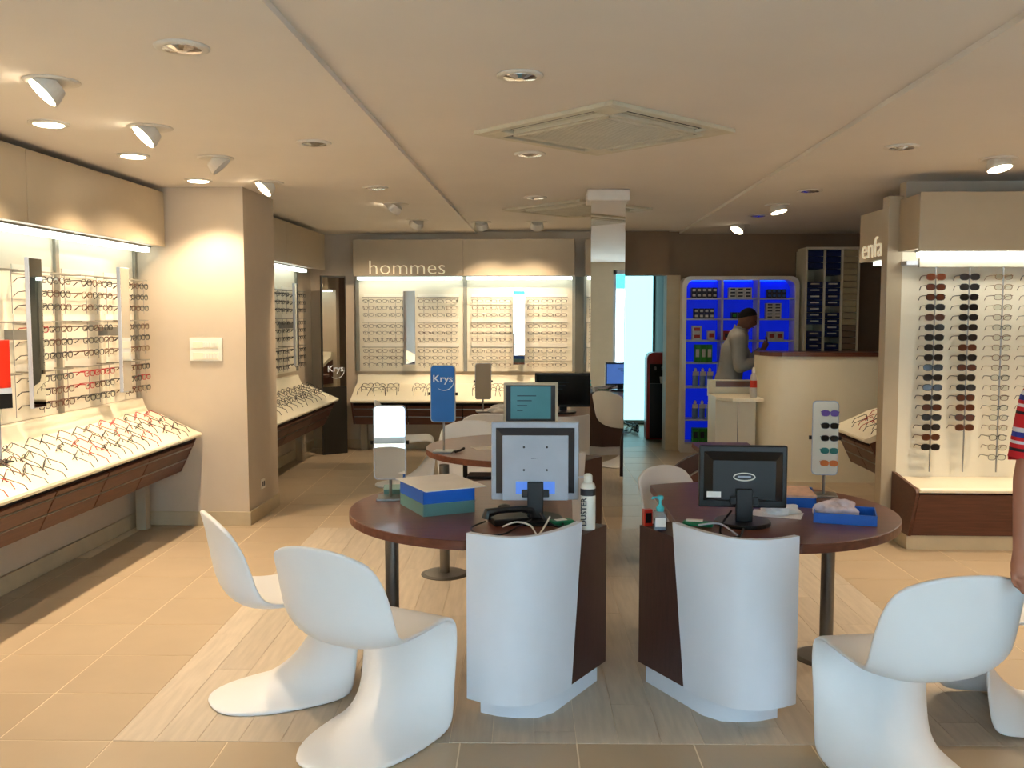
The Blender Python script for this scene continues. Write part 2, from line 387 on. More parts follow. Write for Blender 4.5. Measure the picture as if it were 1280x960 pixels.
# ------------------------------------------------------------------ eyewear
def rim(cx, hw, hh, n=14, e=2.6, drop=0):
    pts = []
    for k in range(n):
        a = 2 * PI * k / n; c, s_ = math.cos(a), math.sin(a)
        pts.append((cx + math.copysign(abs(c) ** (2 / e), c) * hw, 0, math.copysign(abs(s_) ** (2 / e), s_) * hh + drop * (1 if s_ < 0 else 0) * abs(s_)))
    return pts
FRAME_COL = {'black': (22, 20, 20), 'tortoise brown': (86, 48, 26), 'red': (170, 32, 34), 'dark grey': (70, 68, 66), 'bronze': (120, 88, 56), 'purple': (90, 40, 140), 'teal': (20, 110, 100), 'orange': (210, 110, 20)}
FM = {k: mat('frame_' + k.replace(' ', '_'), c, .3) for k, c in FRAME_COL.items()}
GM = {}
def gmesh(color, thick, lens):
    key = (color, thick, lens)
    if key in GM: return GM[key]
    hw, hh = (.0275, .0195) if lens == 'clear' else (.031, .0225)
    f = MB(); r = thick
    for s_ in (-1, 1): f.loop(rim(s_ * .0345, hw, hh), r)
    f.tube([(-.0085, 0, .006), (0, -.002, .009), (.0085, 0, .006)], r, 4)
    for s_ in (-1, 1): f.tube([(s_ * (.0345 + hw - .004), 0, .010), (s_ * .069, .004, .011)], r * 1.2, 4)
    fm = f.mesh('eyewear_frame', FM[color])
    tm = []
    for s_ in (-1, 1):
        t = MB().tube([(s_ * .069, .003, .011), (s_ * .071, .06, .010), (s_ * .069, .10, .006), (s_ * .066, .132, -.020)], [r * 1.15, r, r, r * 1.2], 4)
        tm.append(t.mesh('temple', FM[color]))
    lm = []
    LM = {'clear': M_clear, 'dark': M_lensd, 'brown': M_lensb}.get(lens) or FM[lens]
    for s_ in (-1, 1):
        l = MB(); l.prism([(q[0], q[2]) for q in rim(s_ * .0345, hw, hh)], -.0012, .0012, 'y'); lm.append(l.mesh('lens', LM))
    one = MB(); one.v = list(f.v); one.f = list(f.f); one.mi = list(f.mi)
    for s_ in (-1, 1): one.tube([(s_ * .069, .003, .011), (s_ * .071, .06, .010), (s_ * .069, .10, .006), (s_ * .066, .132, -.020)], r, 4)
    om = one.mesh('eyewear', FM[color])
    GM[key] = (fm, tm, lm, om); return GM[key]
def glasses(mtx, color, label, group, lens='clear', thick=.0024, parts=True, name='eyeglasses', cat='glasses'):
    fm, tm, lm, om = gmesh(color, thick, lens)
    if parts:
        o = obj(name, fm)
        for t in tm: obj('temple', t, o)
        for l in lm: obj('lens', l, o)
    else: o = obj(name, om)
    o.matrix_world = mtx
    return tag(o, label, cat, group)
CW = ['black'] * 5 + ['tortoise brown'] * 3 + ['dark grey'] * 3 + ['bronze']

# ------------------------------------------------------------------ wall racks (local: x along wall, -y towards the viewer)
ROWS = [1.86, 1.778, 1.696, 1.56, 1.478, 1.396, 1.26, 1.178, 1.096]
FR = [.12, .245, .37, .63, .755, .88]
def rack(name, label, loc, rotz, mods, dz, strips, headers, hz, tube=True, nomirror=False, cols=None):
    u = tag(empty(name, loc, rotz), label, 'display rack')
    x0, x1 = mods[0][0], mods[-1][1]
    for (a, b) in mods:
        B(a + .004, b - .004, -.03, -.001, 1.008 + dz, hz[0]).build('panel', M_panel, u)
        t = B(a + .03, b - .03, -.17, -.11, hz[0] - .045, hz[0] - .012).build('light_tube', M_tube, u)
        B(a + .02, b - .02, -.18, -.10, hz[0] - .012, hz[0] - .001).build('light_housing', M_steel, u)
    for x in sorted({m[0] for m in mods} | {m[1] for m in mods}):
        B(x - .022, x + .022, -.05, -.001, 1.008 + dz, hz[0]).build('upright', M_post, u, bevel=.003)
    B(x0, x1, -.255, -.001, hz[0], hz[1]).build('header_box', M_head, u)
    for (a, b) in headers: B(a + .002, b - .002, -.28, -.256, hz[0] - .004, hz[1] + .01).build('header_panel', M_head, u, bevel=.002)
    for (a, b) in mods:
        for g in range(3):
            zt = ROWS[g * 3] + dz + .045; zb = ROWS[g * 3 + 2] + dz - .04
            for (fa, fb) in ((.06, .435), (.565, .94)):
                xa, xb = a + (b - a) * fa, a + (b - a) * fb
                r = MB(); r.box(xa, xb, -.164, -.158, zt - .004, zt + .004); r.box(xa, xa + .006, -.16, -.03, zt - .004, zt + .004); r.box(xb - .006, xb, -.16, -.03, zt - .004, zt + .004)
                r.build('rail', M_post, u)
                B(xa, xb, -.037, -.03, zt - .008, zt + .045).build('rail_backing', M_white, u)
            for f in FR:
                x = a + (b - a) * f
                MB().tube([(x, -.161, zt), (x, -.161, zb)], .0022, 4).build('rod', M_steel, u)
    for x in strips:
        s_ = B(x - .07, x + .07, -.22, -.195, 1.10 + dz, 1.98 + dz).build('mirror_strip', M_grey, u, bevel=.003)
        B(x - .066, x + .066, -.2215, -.22, 1.105 + dz, 1.975 + dz).build('mirror_face', M_mirror, s_)
        B(x - .02, x + .02, -.195, -.03, 1.5 + dz, 1.56 + dz).build('mirror_bracket', M_steel, s_)
    return u
rown = ['top', 'second', 'third', 'fourth', 'fifth', 'sixth', 'seventh', 'eighth', 'bottom']
def fill_rack(loc, rotz, cols, dz, where, group, parts, endname, thick=.0024, colors=CW, skip=0.0):
    base = Matrix.Translation(loc) @ Matrix.Rotation(rotz, 4, 'Z')
    n = len(cols)
    for ci, x in enumerate(cols):
        for ri, z in enumerate(ROWS):
            if random.random() < skip: continue
            c = random.choice(colors)
            if where.startswith('left') and ri in (3, 6, 7) and random.random() < .22: c = 'red'
            k = n - ci
            m = base @ Matrix.Translation((x, -.166, z + dz)) @ Matrix.Rotation(random.uniform(-.06, .06), 4, 'Z')
            glasses(m, c, '%s eyeglasses, %s row, %s column from %s, %s' % (c, rown[ri], ORD[k - 1], endname, where), group, parts=parts, thick=thick)
def modcols(mods): return [a + (b - a) * f for (a, b) in mods for f in FR]
# left rack: local x = world Y - 3.63
LL = (-3.23, 3.63, 0)
lm = [(0, 1.14), (1.14, 2.28), (2.28, 3.42)]
rack('wall_rack', 'long eyeglass rack on the left wall ending at the beige pillar', LL, R(90), lm, 0, [a + .57 for a, b in lm], [(0, 1.55), (1.55, 3.42)], (2.17, 2.57))
fill_rack(LL, R(90), modcols(lm)[9:], 0, 'left wall rack', 'eyeglasses on the left wall rack', True, 'beige pillar', thick=.0028)
# rear left rack
RL = (-2.93, 7.9, 0); rm = [(.0, 1.3), (1.3, 2.6)]
rack('wall_rack', 'short eyeglass rack behind the beige pillar next to the corner mirror', RL, R(90), rm, 0, [.65, 1.95], [(0, 1.4), (1.4, 3.0)], (2.17, 2.57))
# hommes rack
HL = (-2.35, 11.3, 0); hm = [(0, 1.3175), (1.3175, 2.635)]
hr = rack('wall_rack', 'double eyeglass rack on the rear wall under the word hommes', HL, 0, hm, -.05, [.66, 1.975], [(0, 1.3175), (1.3175, 2.635)], (2.11, 2.525))
text('lettering', 'hommes', .24, M_letter, (.20, -.288, 2.125), (R(90), 0, 0), hr, .006, bold=-.0035, width=.90)
fill_rack(HL, 0, modcols(hm), -.05, 'hommes rack', 'eyeglasses on the hommes rack', False, 'mirrored pillar', thick=.0026)
# narrow rack beyond
NL = (.41, 11.3, 0)
rack('wall_rack', 'narrow eyeglass rack mostly hidden behind the mirrored pillar', NL, 0, [(0, .42)], -.05, [], [(0, .42)], (2.11, 2.525))
B(.30, .40, 11.2, 11.298, 0, 2.1).build('tmp', M_dgrey)
bpy.data.objects['tmp'].name = 'grey_panel'; tag(bpy.data.objects['grey_panel'], 'narrow dark grey panel between the hommes rack and the next rack', 'panel')
# rear-left rack eyewear (past the 300 individually built ones): one joined object
far = MB(); fm_, tm_, lm_, om_ = gmesh('black', .0024, 'clear')
fv = [v.co.copy() for v in om_.vertices]; ff = [tuple(p.vertices) for p in om_.polygons]
bs = Matrix.Translation(RL) @ Matrix.Rotation(R(90), 4, 'Z')
for x in modcols(rm):
    for z in ROWS:
        m = bs @ Matrix.Translation((x, -.166, z)); far.add([m @ v for v in fv], ff)
o = far.build('rack_eyeglasses', FM['black']); o['kind'] = 'stuff'; tag(o, 'rows of dark eyeglasses on the rack behind the beige pillar', 'glasses')

# ------------------------------------------------------------------ display counters
def counter(label, loc, rotz, L, dz, edges, legs, d0=.53):
    u = tag(empty('display_counter', loc, rotz), label, 'counter')
    k = d0 / .53
    prof = [(-.002, .96), (-.002, 1.0), (-.03, 1.005), (-.07, 1.0), (-.085, .95), (-.11, .905), (-.22 * k, .872), (-.50 * k, .742), (-.525 * k, .735), (-.53 * k, .722), (-.52 * k, .705), (-.49 * k, .70), (-.20 * k, .82), (-.05, .86)]
    o = MB().prism([(a, b + dz) for a, b in prof], 0, L, 'x').build('worktop', M_cream, u); smooth_angle(o, 30)
    MB().prism([(-.02, .84 + dz), (-.2 * k, .80 + dz), (-.46 * k, .69 + dz), (-.35 * k, .46 + dz), (-.02, .46 + dz)], .01, L - .01, 'x').build('carcass', M_dark, u)
    def front(t): return (-.485 * k + .125 * k * t, .685 - .255 * t)   # y,z along the raked front
    def slab(a, b, t0, t1, th, M, nm, par):
        p0, p1 = front(t0), front(t1); n_ = (-.9, -.43)
        poly = [(p0[0], p0[1] + dz), (p1[0], p1[1] + dz), (p1[0] - n_[0] * th, p1[1] + dz - n_[1] * th), (p0[0] - n_[0] * th, p0[1] + dz - n_[1] * th)]
        return MB().prism(poly, a, b, 'x').build(nm, M, par, bevel=.002)
    for (a, b) in zip(edges[:-1], edges[1:]):
        for (t0, t1) in ((.10, .22), (.27, .60), (.65, 1.0)):
            d = slab(a + .006, b - .006, t0, t1, .02, M_wood, 'drawer', u)
            if t0 > .2:
                p0 = front(t0 - .03); MB().box(a + .006, b - .006, p0[0] - .004, p0[0] + .012, p0[1] + dz - .004, p0[1] + dz + .004).build('handle', M_steel, d)
    for x in (0, L):
        MB().prism([(-.02, .86 + dz), (-.2 * k, .81 + dz), (-.49 * k, .698 + dz), (front(1)[0], front(1)[1] + dz), (-.02, .43 + dz)], x - (.02 if x else 0), x + (0 if x else .02), 'x').build('side_panel', M_wood, u)
    for x in legs: B(x - .04, x + .04, -.14, -.06, 0, .45 + dz).build('leg', M_head, u, bevel=.003)
    return u
counter('long sloping cream counter with walnut drawers along the left wall', (-3.23, 2.55, 0), R(90), 4.5, 0, [0, .6, 1.23, 1.86, 2.48, 3.1, 3.7, 4.5 - .02], [1.5, 4.38])
counter('sloping cream counter with walnut drawers behind the beige pillar', (-2.93, 7.87, 0), R(90), 2.55, -.035, [0.02, .85, 1.7, 2.53], [.3, 2.45])
counter('sloping cream counter with walnut drawers under the hommes rack', (-2.35, 11.3, 0), 0, 2.635, -.09, [0.02, .66, 1.3175, 1.97, 2.61], [.08, 1.32, 2.55])
counter('sloping cream counter with walnut drawers behind the sunglasses rack', (2.93, 7.98, 0), R(-90), .84, -.035, [.02, .42, .82], [.3])

def counter_glasses(loc, rotz, xs, ts, dz, where, group, parts, endname, colors, yaw=0, thick=.0026, k=1.0, prob=1.0):
    base = Matrix.Translation(loc) @ Matrix.Rotation(rotz, 4, 'Z')
    sl = math.atan2(.13, .28)
    for ci, x in enumerate(xs):
        for ti, t in enumerate(ts):
            if random.random() > prob: continue
            y = -(.22 + .28 * t) * k; z = .872 - .13 * t + dz
            c = random.choice(colors)
            # fronts towards the wall, temples down the slope towards the viewer
            m = base @ Matrix.Translation((x + random.uniform(-.012, .012), y, z + .022)) @ Matrix.Rotation(sl, 4, 'X') @ Matrix.Rotation(PI + yaw + random.uniform(-.25, .25), 4, 'Z')
            glasses(m, c, '%s eyeglasses on %s, %s line, %s from %s' % (c, where, ['back', 'middle', 'front'][ti], ORD[len(xs) - ci - 1], endname), group, parts=parts, thick=thick)
cc = ['black'] * 4 + ['tortoise brown'] * 2 + ['red'] * 2 + ['dark grey'] * 2
counter_glasses((-3.23, 3.0, 0), R(90), [1.5 + .18 * k for k in range(14)], [-.10, .26, .62], 0, 'left counter', 'eyeglasses on the left counter', True, 'beige pillar', cc, yaw=.35, prob=.85)
counter_glasses((-2.93, 7.87, 0), R(90), [.5 + .19 * k for k in range(11)], [0, .42], -.035, 'counter behind the pillar', 'eyeglasses on the rear left counter', False, 'corner mirror', ['black'] * 3 + ['dark grey'], yaw=.6)
counter_glasses(HL, 0, [.16, .31, .46, .80, .95, 1.1, 1.50, 1.65, 1.8, 2.15, 2.3, 2.45], [0, .3], -.09, 'hommes counter', 'eyeglasses on the hommes counter', False, 'mirrored pillar', ['black'])
counter_glasses((2.93, 7.98, 0), R(-90), [.3, .45, .60, .75], [0, .4], -.035, 'counter behind the sunglasses rack', 'eyeglasses behind the sunglasses rack', False, 'partition', cc, yaw=-.4)

# corner mirror with logo
M_logo = mat('logo_white', (235, 240, 245), .5); M_dmir = mat('mirror_frame_dark', (40, 36, 30), .4)
def logo(parent, x, y, z, s, M=M_logo):
    text('logo_text', 'Krys', s, M, (x, y, z), (R(90), 0, 0), parent, .0008, bold=s * .012, width=s * 1.95)
    a = MB(); n = 16; ro = s * 1.0
    for k in range(n):
        t0, t1 = R(-130 + 150 * k / n), R(-130 + 150 * (k + 1) / n)
        w0 = s * .02 + s * .06 * math.sin(PI * k / n); w1 = s * .02 + s * .06 * math.sin(PI * (k + 1) / n)
        cx, cz = x + s * 1.1, z + s * .15
        q = [(cx + ro * math.cos(t0), cz + ro * math.sin(t0)), (cx + ro * math.cos(t1), cz + ro * math.sin(t1)), (cx + (ro - w1) * math.cos(t1), cz + (ro - w1) * math.sin(t1)), (cx + (ro - w0) * math.cos(t0), cz + (ro - w0) * math.sin(t0))]
        a.add([(p_[0], y, p_[1]) for p_ in q], [(0, 1, 2, 3)])
    a.build('logo_arc', M, parent)
cm = tag(empty('corner_mirror', (-2.66, 10.72, 0), R(38)), 'tall dark-framed mirror angled across the corner beside the hommes rack', 'mirror')
B(0, .31, 0, .03, .0, 2.1).build('frame', M_dmir, cm); B(.012, .298, -.003, 0, .80, 2.08).build('mirror_face', M_mirror, cm); logo(cm, .07, -.006, .98, .10)

# ------------------------------------------------------------------ sunglasses rack (right)
u = tag(empty('sunglasses_rack', (2.51, 6.9, 0)), 'tall lit rack of sunglasses and clear frames above a low walnut cabinet', 'display rack')
LW = 1.9
B(.03, LW, -.03, 0, .44, 2.16).build('panel', M_panel, u)
B(-.08, .03, -.04, .08, 0, 2.5).build('end_post', M_head, u, bevel=.004)
B(-.0, LW, -.39, .08, 2.10, 2.47).build('header_box', M_head, u); B(0, LW, -.41, -.391, 2.085, 2.48).build('header_panel', M_head, u, bevel=.002)
B(.06, LW - .05, -.30, -.22, 2.05, 2.082).build('light_tube', M_tube2, u); B(.05, LW - .04, -.31, -.21, 2.083, 2.099).build('light_housing', M_steel, u)
B(.10, LW, -.175, -.145, 1.985, 2.045).build('rod_rail', M_post, u)
B(0.02, LW, -.145, -.03, 2.0, 2.03).build('rail_bracket', M_grey, u)
for k in range(5):
    x = .22 + .235 * k; MB().tube([(x, -.162, 1.99), (x, -.162, .52)], .005, 6).build('rod', M_steel, u)
sw = MB().prism([(-.03, .43), (-.03, .462), (-.50, .462), (-.515, .45), (-.51, .43)], .02, LW, 'x').build('worktop', M_cream, u, bevel=.004)
MB().prism([(0, .1), (0, .50), (-.08, .50), (-.48, .455), (-.505, .43), (-.38, .1)], 0, .02, 'x').build('side_panel', M_wood, u)
B(.02, LW, -.36, 0, .1, .42).build('carcass', M_dark, u)
for (a, b) in ((.025, 1.04), (1.05, LW)):
    d = MB().prism([(-.495, .415), (-.375, .105), (-.355, .105), (-.475, .415)], a, b, 'x').build('door', M_wood, u, bevel=.002)
    MB().tube([(b - .13, -.486, .37), (b - .13, -.468, .37)], .012, 10).build('lock', M_steel, d)
B(0, LW, -.36, 0, 0, .1).build('plinth', M_base, u)
base = Matrix.Translation((2.51, 6.9, 0))
cn = ['end post', 'end post', 'end post', 'end post']
for ci, (n_, kind) in enumerate(((18, 'sun'), (16, 'sun'), (19, 'clear'), (18, 'clear'), (17, 'clear'))):
    for r in range(n_):
        m = base @ Matrix.Translation((.22 + .235 * ci, -.168, 1.915 - .0715 * r)) @ Matrix.Rotation(random.uniform(-.12, .12), 4, 'Z')
        w = '%s rod from end post, %s from top' % (ORD[ci], ORD[r])
        if kind == 'sun':
            c = random.choice(['black', 'black', 'tortoise brown']); l = 'brown' if c != 'black' or random.random() < .15 else 'dark'
            glasses(m, c, '%s sunglasses, %s lenses, %s' % (c, l, w), 'sunglasses on the tall rack', l, .0028, True, 'sunglasses', 'sunglasses')
        else:
            c = random.choice(['black', 'dark grey', 'bronze', 'tortoise brown'])
            glasses(m, c, 'clear-lensed %s glasses, %s' % (c, w), 'clear glasses on the tall rack', 'clear', .0022, ci < 4)
# enfants header
u = tag(empty('header_sign', (2.93, 8.05, 0), R(-90)), 'greige header board with the word enfants over the side counter', 'sign')
B(0, .9, -.29, -.001, 2.09, 2.47).build('header_box', M_head, u); B(0, .9, -.31, -.291, 2.085, 2.48).build('header_panel', M_head, u)
text('lettering', 'enfants', .24, M_letter, (.09, -.318, 2.11), (R(90), 0, 0), u, .006, bold=-.003, width=.92 * .9)
B(.02, .88, -.2, -.1, 2.06, 2.085).build('light_tube', M_tube, u)

# ------------------------------------------------------------------ desks
def circ(c, r, a0, a1, n): return [(c[0] + r * math.cos(R(a0 + (a1 - a0) * k / n)), c[1] + r * math.sin(R(a0 + (a1 - a0) * k / n))) for k in range(n + 1)]
PC = [(-.333, 3.64), (-.27, 3.60), (-.21, 3.575), (-.15, 3.565), (-.09, 3.575), (-.04, 3.605), (.041, 3.695), (.10, 3.785), (.137, 3.86)]
def desk(label, dx, dy, mir, legpos, leg_base=True):
    cx, cy = -.25 + 0, 4.29
    u = tag(empty('desk', (dx, dy, 0)), label, 'desk', 'round-topped consulting desks')
    mx = (lambda p: (.65 - p[0], p[1])) if mir else (lambda p: p)
    # top: circle cut off on the pedestal side
    top = [q for q in circ((cx, cy + .04), .69, 58, 262, 50) if q[0] < -.31 or q[1] > 4]
    for i in range(len(PC)):
        a, b = Vector(PC[max(i - 1, 0)]), Vector(PC[min(i + 1, len(PC) - 1)]); t_ = (b - a).normalized(); q = Vector(PC[i]) + Vector((-t_.y, t_.x)) * .031
        top.append((q.x, q.y))
    top += [(.10, 3.97)]
    top = [mx(q) for q in top]
    MB().prism(top, .705, .745).build('table_top', M_woodx, u, bevel=.004)
    # tapered curved white shell
    s_ = MB(); n = len(PC); vs = []
    for zi, z in enumerate((.10, .78)):
        for side in (0, 1):
            for i, q in enumerate(PC):
                t = i / (n - 1)
                tp = (1 - zi) * .14                      # right end recedes towards the bottom
                tt = t * (1 - tp) + .0; f_ = tt * (n - 1); i0 = min(int(f_), n - 2); w = f_ - i0
                a, b = Vector(PC[i0]), Vector(PC[i0 + 1]); pnt = a.lerp(b, w); tn = (b - a).normalized()
                pnt = pnt + Vector((-tn.y, tn.x)) * (.028 * side)
                pm = mx((pnt.x, pnt.y)); vs.append((pm[0], pm[1], z))
    fs = []
    def ix(zi, sd, i): return zi * 2 * n + sd * n + i
    for i in range(n - 1):
        fs += [(ix(0, 0, i), ix(0, 0, i + 1), ix(1, 0, i + 1), ix(1, 0, i)), (ix(0, 1, i + 1), ix(0, 1, i), ix(1, 1, i), ix(1, 1, i + 1)),
               (ix(1, 0, i), ix(1, 0, i + 1), ix(1, 1, i + 1), ix(1, 1, i)), (ix(0, 0, i + 1), ix(0, 0, i), ix(0, 1, i), ix(0, 1, i + 1))]
    for i in (0, n - 1): fs.append((ix(0, 0, i), ix(1, 0, i), ix(1, 1, i), ix(0, 1, i)))
    o = s_.add(vs, fs).build('front_shell', M_shell, u); smooth_angle(o, 30)
    cab = [(-.30, 3.672), (-.20, 3.61), (-.10, 3.61), (-.02, 3.668), (.06, 3.77), (.095, 3.80), (.252, 4.07), (.05, 4.18), (-.28, 4.1)]
    MB().prism([mx(q) for q in cab], .10, .70).build('cabinet', M_wood_side, u)
    ct = [(.10, 3.80), (.252, 4.07), (.05, 4.18), (.11, 3.96)]
    MB().prism([mx(q) for q in ct], .70, .72).build('cabinet_top', M_wood_side, u)
    pln = [(-.285, 3.735), (-.21, 3.70), (-.13, 3.685), (-.05, 3.69), (.02, 3.745), (.215, 4.09), (.05, 4.16), (-.27, 4.08)]
    o = MB().prism([mx(q) for q in pln], 0, .10).build('plinth', M_shell, u); smooth_angle(o, 48)
    l = MB().tube([(legpos[0], legpos[1], .012), (legpos[0], legpos[1], .705)], .032, 16).build('leg', M_leg, u); smooth_angle(l)
    if leg_base: o = MB().lathe([(.15, 0), (.15, .006), (.13, .014), (.03, .016)], (legpos[0], legpos[1], 0), 28).build('leg_base', M_leg, u)
    return u
desk('walnut round desk with white curved front carrying the grey-backed monitor', 0, 0, False, (-.73, 4.2))
desk('walnut round desk with white curved front carrying the black-backed monitor', 0, 0, True, (1.33, 4.42))
desk('walnut round desk with white curved front between the grey monitor and hommes wall', .09, 2.0, False, (-.757, 3.78))
desk('farthest walnut round desk with white front nearest the hommes wall', .27, 4.3, False, (-.73, 4.2))
# desk with rounded end board
u = tag(empty('desk', (0, 6.0, 0)), 'dark walnut desk with a tall rounded end board beside the mirrored pillar', 'desk', 'round-topped consulting desks')
bd = [(.68, .08)] + [(.68 + .40 - .40 * math.cos(R(a)), .37 + .40 * math.sin(R(a))) for a in range(0, 91, 9)] + [(1.36, .77), (1.36, .08)]
MB().prism(bd, 0, .04, 'y').build('end_board', M_wood_side, u)
ib = [(.80, .08)] + [(.80 + .3 - .3 * math.cos(R(a)), .38 + .3 * math.sin(R(a))) for a in range(0, 91, 9)] + [(1.36, .68), (1.36, .08)]
o = MB().prism(ib, -.012, -.0005, 'y').build('inner_board', M_wood, u); MB().tube([(q[0], -.014, q[1]) for q in ib[1:-1]], .006, 6).build('edge_band', M_steel, o)
B(.98, 1.36, .04, .42, .735, .768).build('table_top', M_woodx, u); B(.72, 1.33, .0, .4, 0, .08).build('plinth', M_base, u); B(1.30, 1.34, .1, .4, .08, .735).build('side_panel', M_wood_side, u)

# ------------------------------------------------------------------ moulded cantilever chairs
CH = [(-.268, .822, -.240, .782, .200), (-.264, .805, -.222, .760, .232), (-.252, .745, -.188, .705, .247), (-.240, .675, -.165, .645, .256), (-.228, .60, -.145, .580, .260), (-.212, .52, -.125, .515, .260),
      (-.178, .450, -.085, .468, .252), (-.095, .412, -.01, .455, .238), (.05, .418, .08, .450, .232), (.15, .436, .165, .453, .236), (.23, .455, .235, .458, .240), (.278, .445, .285, .438, .241), (.290, .40, .305, .385, .239),
      (.272, .335, .308, .295, .233), (.23, .255, .300, .19, .229), (.165, .165, .290, .09, .230), (.08, .092, .275, .015, .234), (-.02, .047, .20, .0, .238), (-.12, .022, .04, .0, .236), (-.21, .010, -.13, .0, .205), (-.275, .002, -.235, .0, .13)]
def chair_mesh():
    nv = 12; vs = []; fs = []
    for i, (cy, cz, ey, ez, hw) in enumerate(CH):
        for k in range(nv + 1):
            v = -1 + 2 * k / nv; p = abs(v) ** 2.6
            vs.append((hw * v, cy + (ey - cy) * p, cz + (ez - cz) * p))
    m = nv + 1
    for i in range(len(CH) - 1):
        for k in range(nv): fs.append((i * m + k, i * m + k + 1, (i + 1) * m + k + 1, (i + 1) * m + k))
    me = bpy.data.meshes.new('moulded_chair'); me.from_pydata(vs, [], fs); me.materials.append(M_chair)
    o = bpy.data.objects.new('tmpchair', me); COL.objects.link(o)
    sd = o.modifiers.new('s', 'SOLIDIFY'); sd.thickness = .019; sd.offset = 0
    ss = o.modifiers.new('u', 'SUBSURF'); ss.levels = 2; ss.render_levels = 2
    dg = bpy.context.evaluated_depsgraph_get(); r = bpy.data.meshes.new_from_object(o.evaluated_get(dg)); bpy.data.objects.remove(o)
    zmin = min(v.co.z for v in r.vertices)
    for v in r.vertices: v.co.z -= zmin
    for p_ in r.polygons: p_.use_smooth = True
    r.name = 'moulded_chair'; return r
chm = chair_mesh()
for (x, y, ang, label) in [(-1.20, 3.89, 33, 'white moulded cantilever chair seen side-on, partly behind another front chair'),
                           (-.715, 3.43, 63, 'white moulded cantilever chair with its back to the shop window, before the grey-monitor desk'),
                           (1.275, 3.19, 101, 'white moulded cantilever chair with a hand resting on its back'),
                           (1.99, 3.82, 183, 'white moulded cantilever chair behind the one with a hand on it'),
                           (.78, 4.86, -42, 'white moulded chair tucked behind the black monitor desk pedestal'),
                           (-.60, 6.90, -88, 'white moulded chair facing the monitor with the teal screen'),
                           (-.50, 7.95, 88, 'white moulded chair pulled up to the farthest desk'),
                           (-1.42, 8.85, 8, 'white moulded chair standing apart in front of the hommes counter')]:
    o = obj('moulded_chair', chm, None, (x, y, 0), R(ang - 90)); tag(o, label, 'chair', 'white moulded chairs')

# ------------------------------------------------------------------ reception counter
rc = tag(empty('reception_counter', (2.08, 9.2, 0)), 'tall cream reception counter with curved front and walnut top', 'counter')
arc = [(0, .35), (.02, .18), (.08, .06), (.2, .0), (.5, -.04), (.9, -.05), (1.5, -.02)]
o = MB().prism(arc + [(1.5, .15), (.3, .18), (.15, .3)], 0, 1.24, 'z').build('curved_front', M_cream, rc); smooth_angle(o, 40)
o = MB().prism([(a - .01, b - .02) for a, b in arc] + [(1.5, .32), (.3, .36), (.12, .45)], 1.24, 1.28, 'z').build('walnut_top', M_woodx, rc)
B(-.42, -.02, .15, .6, 0, .80).build('side_cabinet', M_cream, rc); B(-.20, -.195, .148, .151, 0, .78).build('seam', M_dark, rc)
MB().prism([(-.43, .08), (-.30, -.10), (.0, -.10), (.0, .6), (-.43, .6)], .80, .83).build('low_top', M_cream, rc)
B(-.43, 0, .5, .6, .83, .97).build('upstand', M_cream, rc); B(-.36, .0, .49, .499, .90, .96).build('walnut_strip', M_woodx, rc)
def bottle(loc, r, h, Mb, Mc, label, cat='bottle', name='bottle', group=None):
    b = tag(empty(name, loc), label, cat, group)
    o = MB().lathe([(r * .9, 0), (r, .006), (r, h * .62), (r * .75, h * .74), (r * .35, h * .80), (r * .35, h * .82)], n=16).build('body', Mb, b); smooth_angle(o)
    o = MB().lathe([(r * .5, h * .82), (r * .5, h * .92), (r * .25, h)], n=14).build('cap', Mc, b); smooth_angle(o)
    return b
b = bottle((2.01, 9.25, .83), .035, .30, mat('bottle_grey', (190, 186, 182), .3), M_white, 'white-capped spray bottle on the low reception shelf')
MB().lathe([(.0358, .10), (.0358, .17)], n=16).build('label', M_red, b)

# ------------------------------------------------------------------ blue-lit shelf
BX0, BX1, BY = 1.56, 2.93, 11.1
bs_ = tag(empty('shelf_unit', ((BX0 + BX1) / 2, 11.25, 0)), 'rounded white shelf unit with blue-lit compartments', 'shelf')
hw = (BX1 - BX0) / 2
ol = []
for (cx, cz, a0) in ((hw - .1, 2.0, 0), (-hw + .1, 2.0, 90)):
    ol += [(cx + .1 * math.cos(R(a0 + a)), cz + .1 * math.sin(R(a0 + a))) for a in range(0, 91, 15)]
ol = [(hw, 0)] + ol + [(-hw, 0)]
il = [(p_[0] * (hw - .05) / hw, min(p_[1], 2.1) - (.045 if p_[1] > 1 else 0)) for p_ in ol]
s_ = MB(); n = len(ol)
for i in range(n - 1):
    q = [ol[i], ol[i + 1], il[i + 1], il[i]]
    s_.add([(a, -.15, b) for a, b in q] + [(a, .15, b) for a, b in q], [(0, 1, 2, 3), (4, 7, 6, 5), (0, 4, 5, 1), (3, 2, 6, 7)])
s_.build('surround', M_white, bs_)
B(-hw + .04, hw - .04, .12, .14, .05, 2.07).build('back_board', M_blueback, bs_)
B(-hw + .04, hw - .04, -.15, .14, 0, .1).build('plinth', M_white, bs_)
SHZ = [.12, .40, .79, 1.08, 1.345, 1.60, 1.845]; cw = (2 * hw - .1) / 3
CXS = [-hw + .05 + cw * (k + .5) for k in range(3)]
for z in SHZ: B(-hw + .05, hw - .05, -.14, .12, z - .018, z).build('shelf', M_shelf, bs_)
for k in (1, 2): B(-hw + .05 + cw * k - .012, -hw + .05 + cw * k + .012, -.14, .12, .1, 2.055).build('divider', M_shelf, bs_)
for k in range(3): B(CXS[k] - cw * .40, CXS[k] + cw * .40, .06, .075, 2.048, 2.055).build('light_strip', M_led, bs_)
M_pd = mat('pack_dark', (40, 42, 52), .5, var=.3, scale=40); M_pw = mat('pack_white', (205, 200, 190), .5, var=.1, scale=40); M_pg = mat('pack_green', (50, 140, 40), .5, var=.2, scale=30)
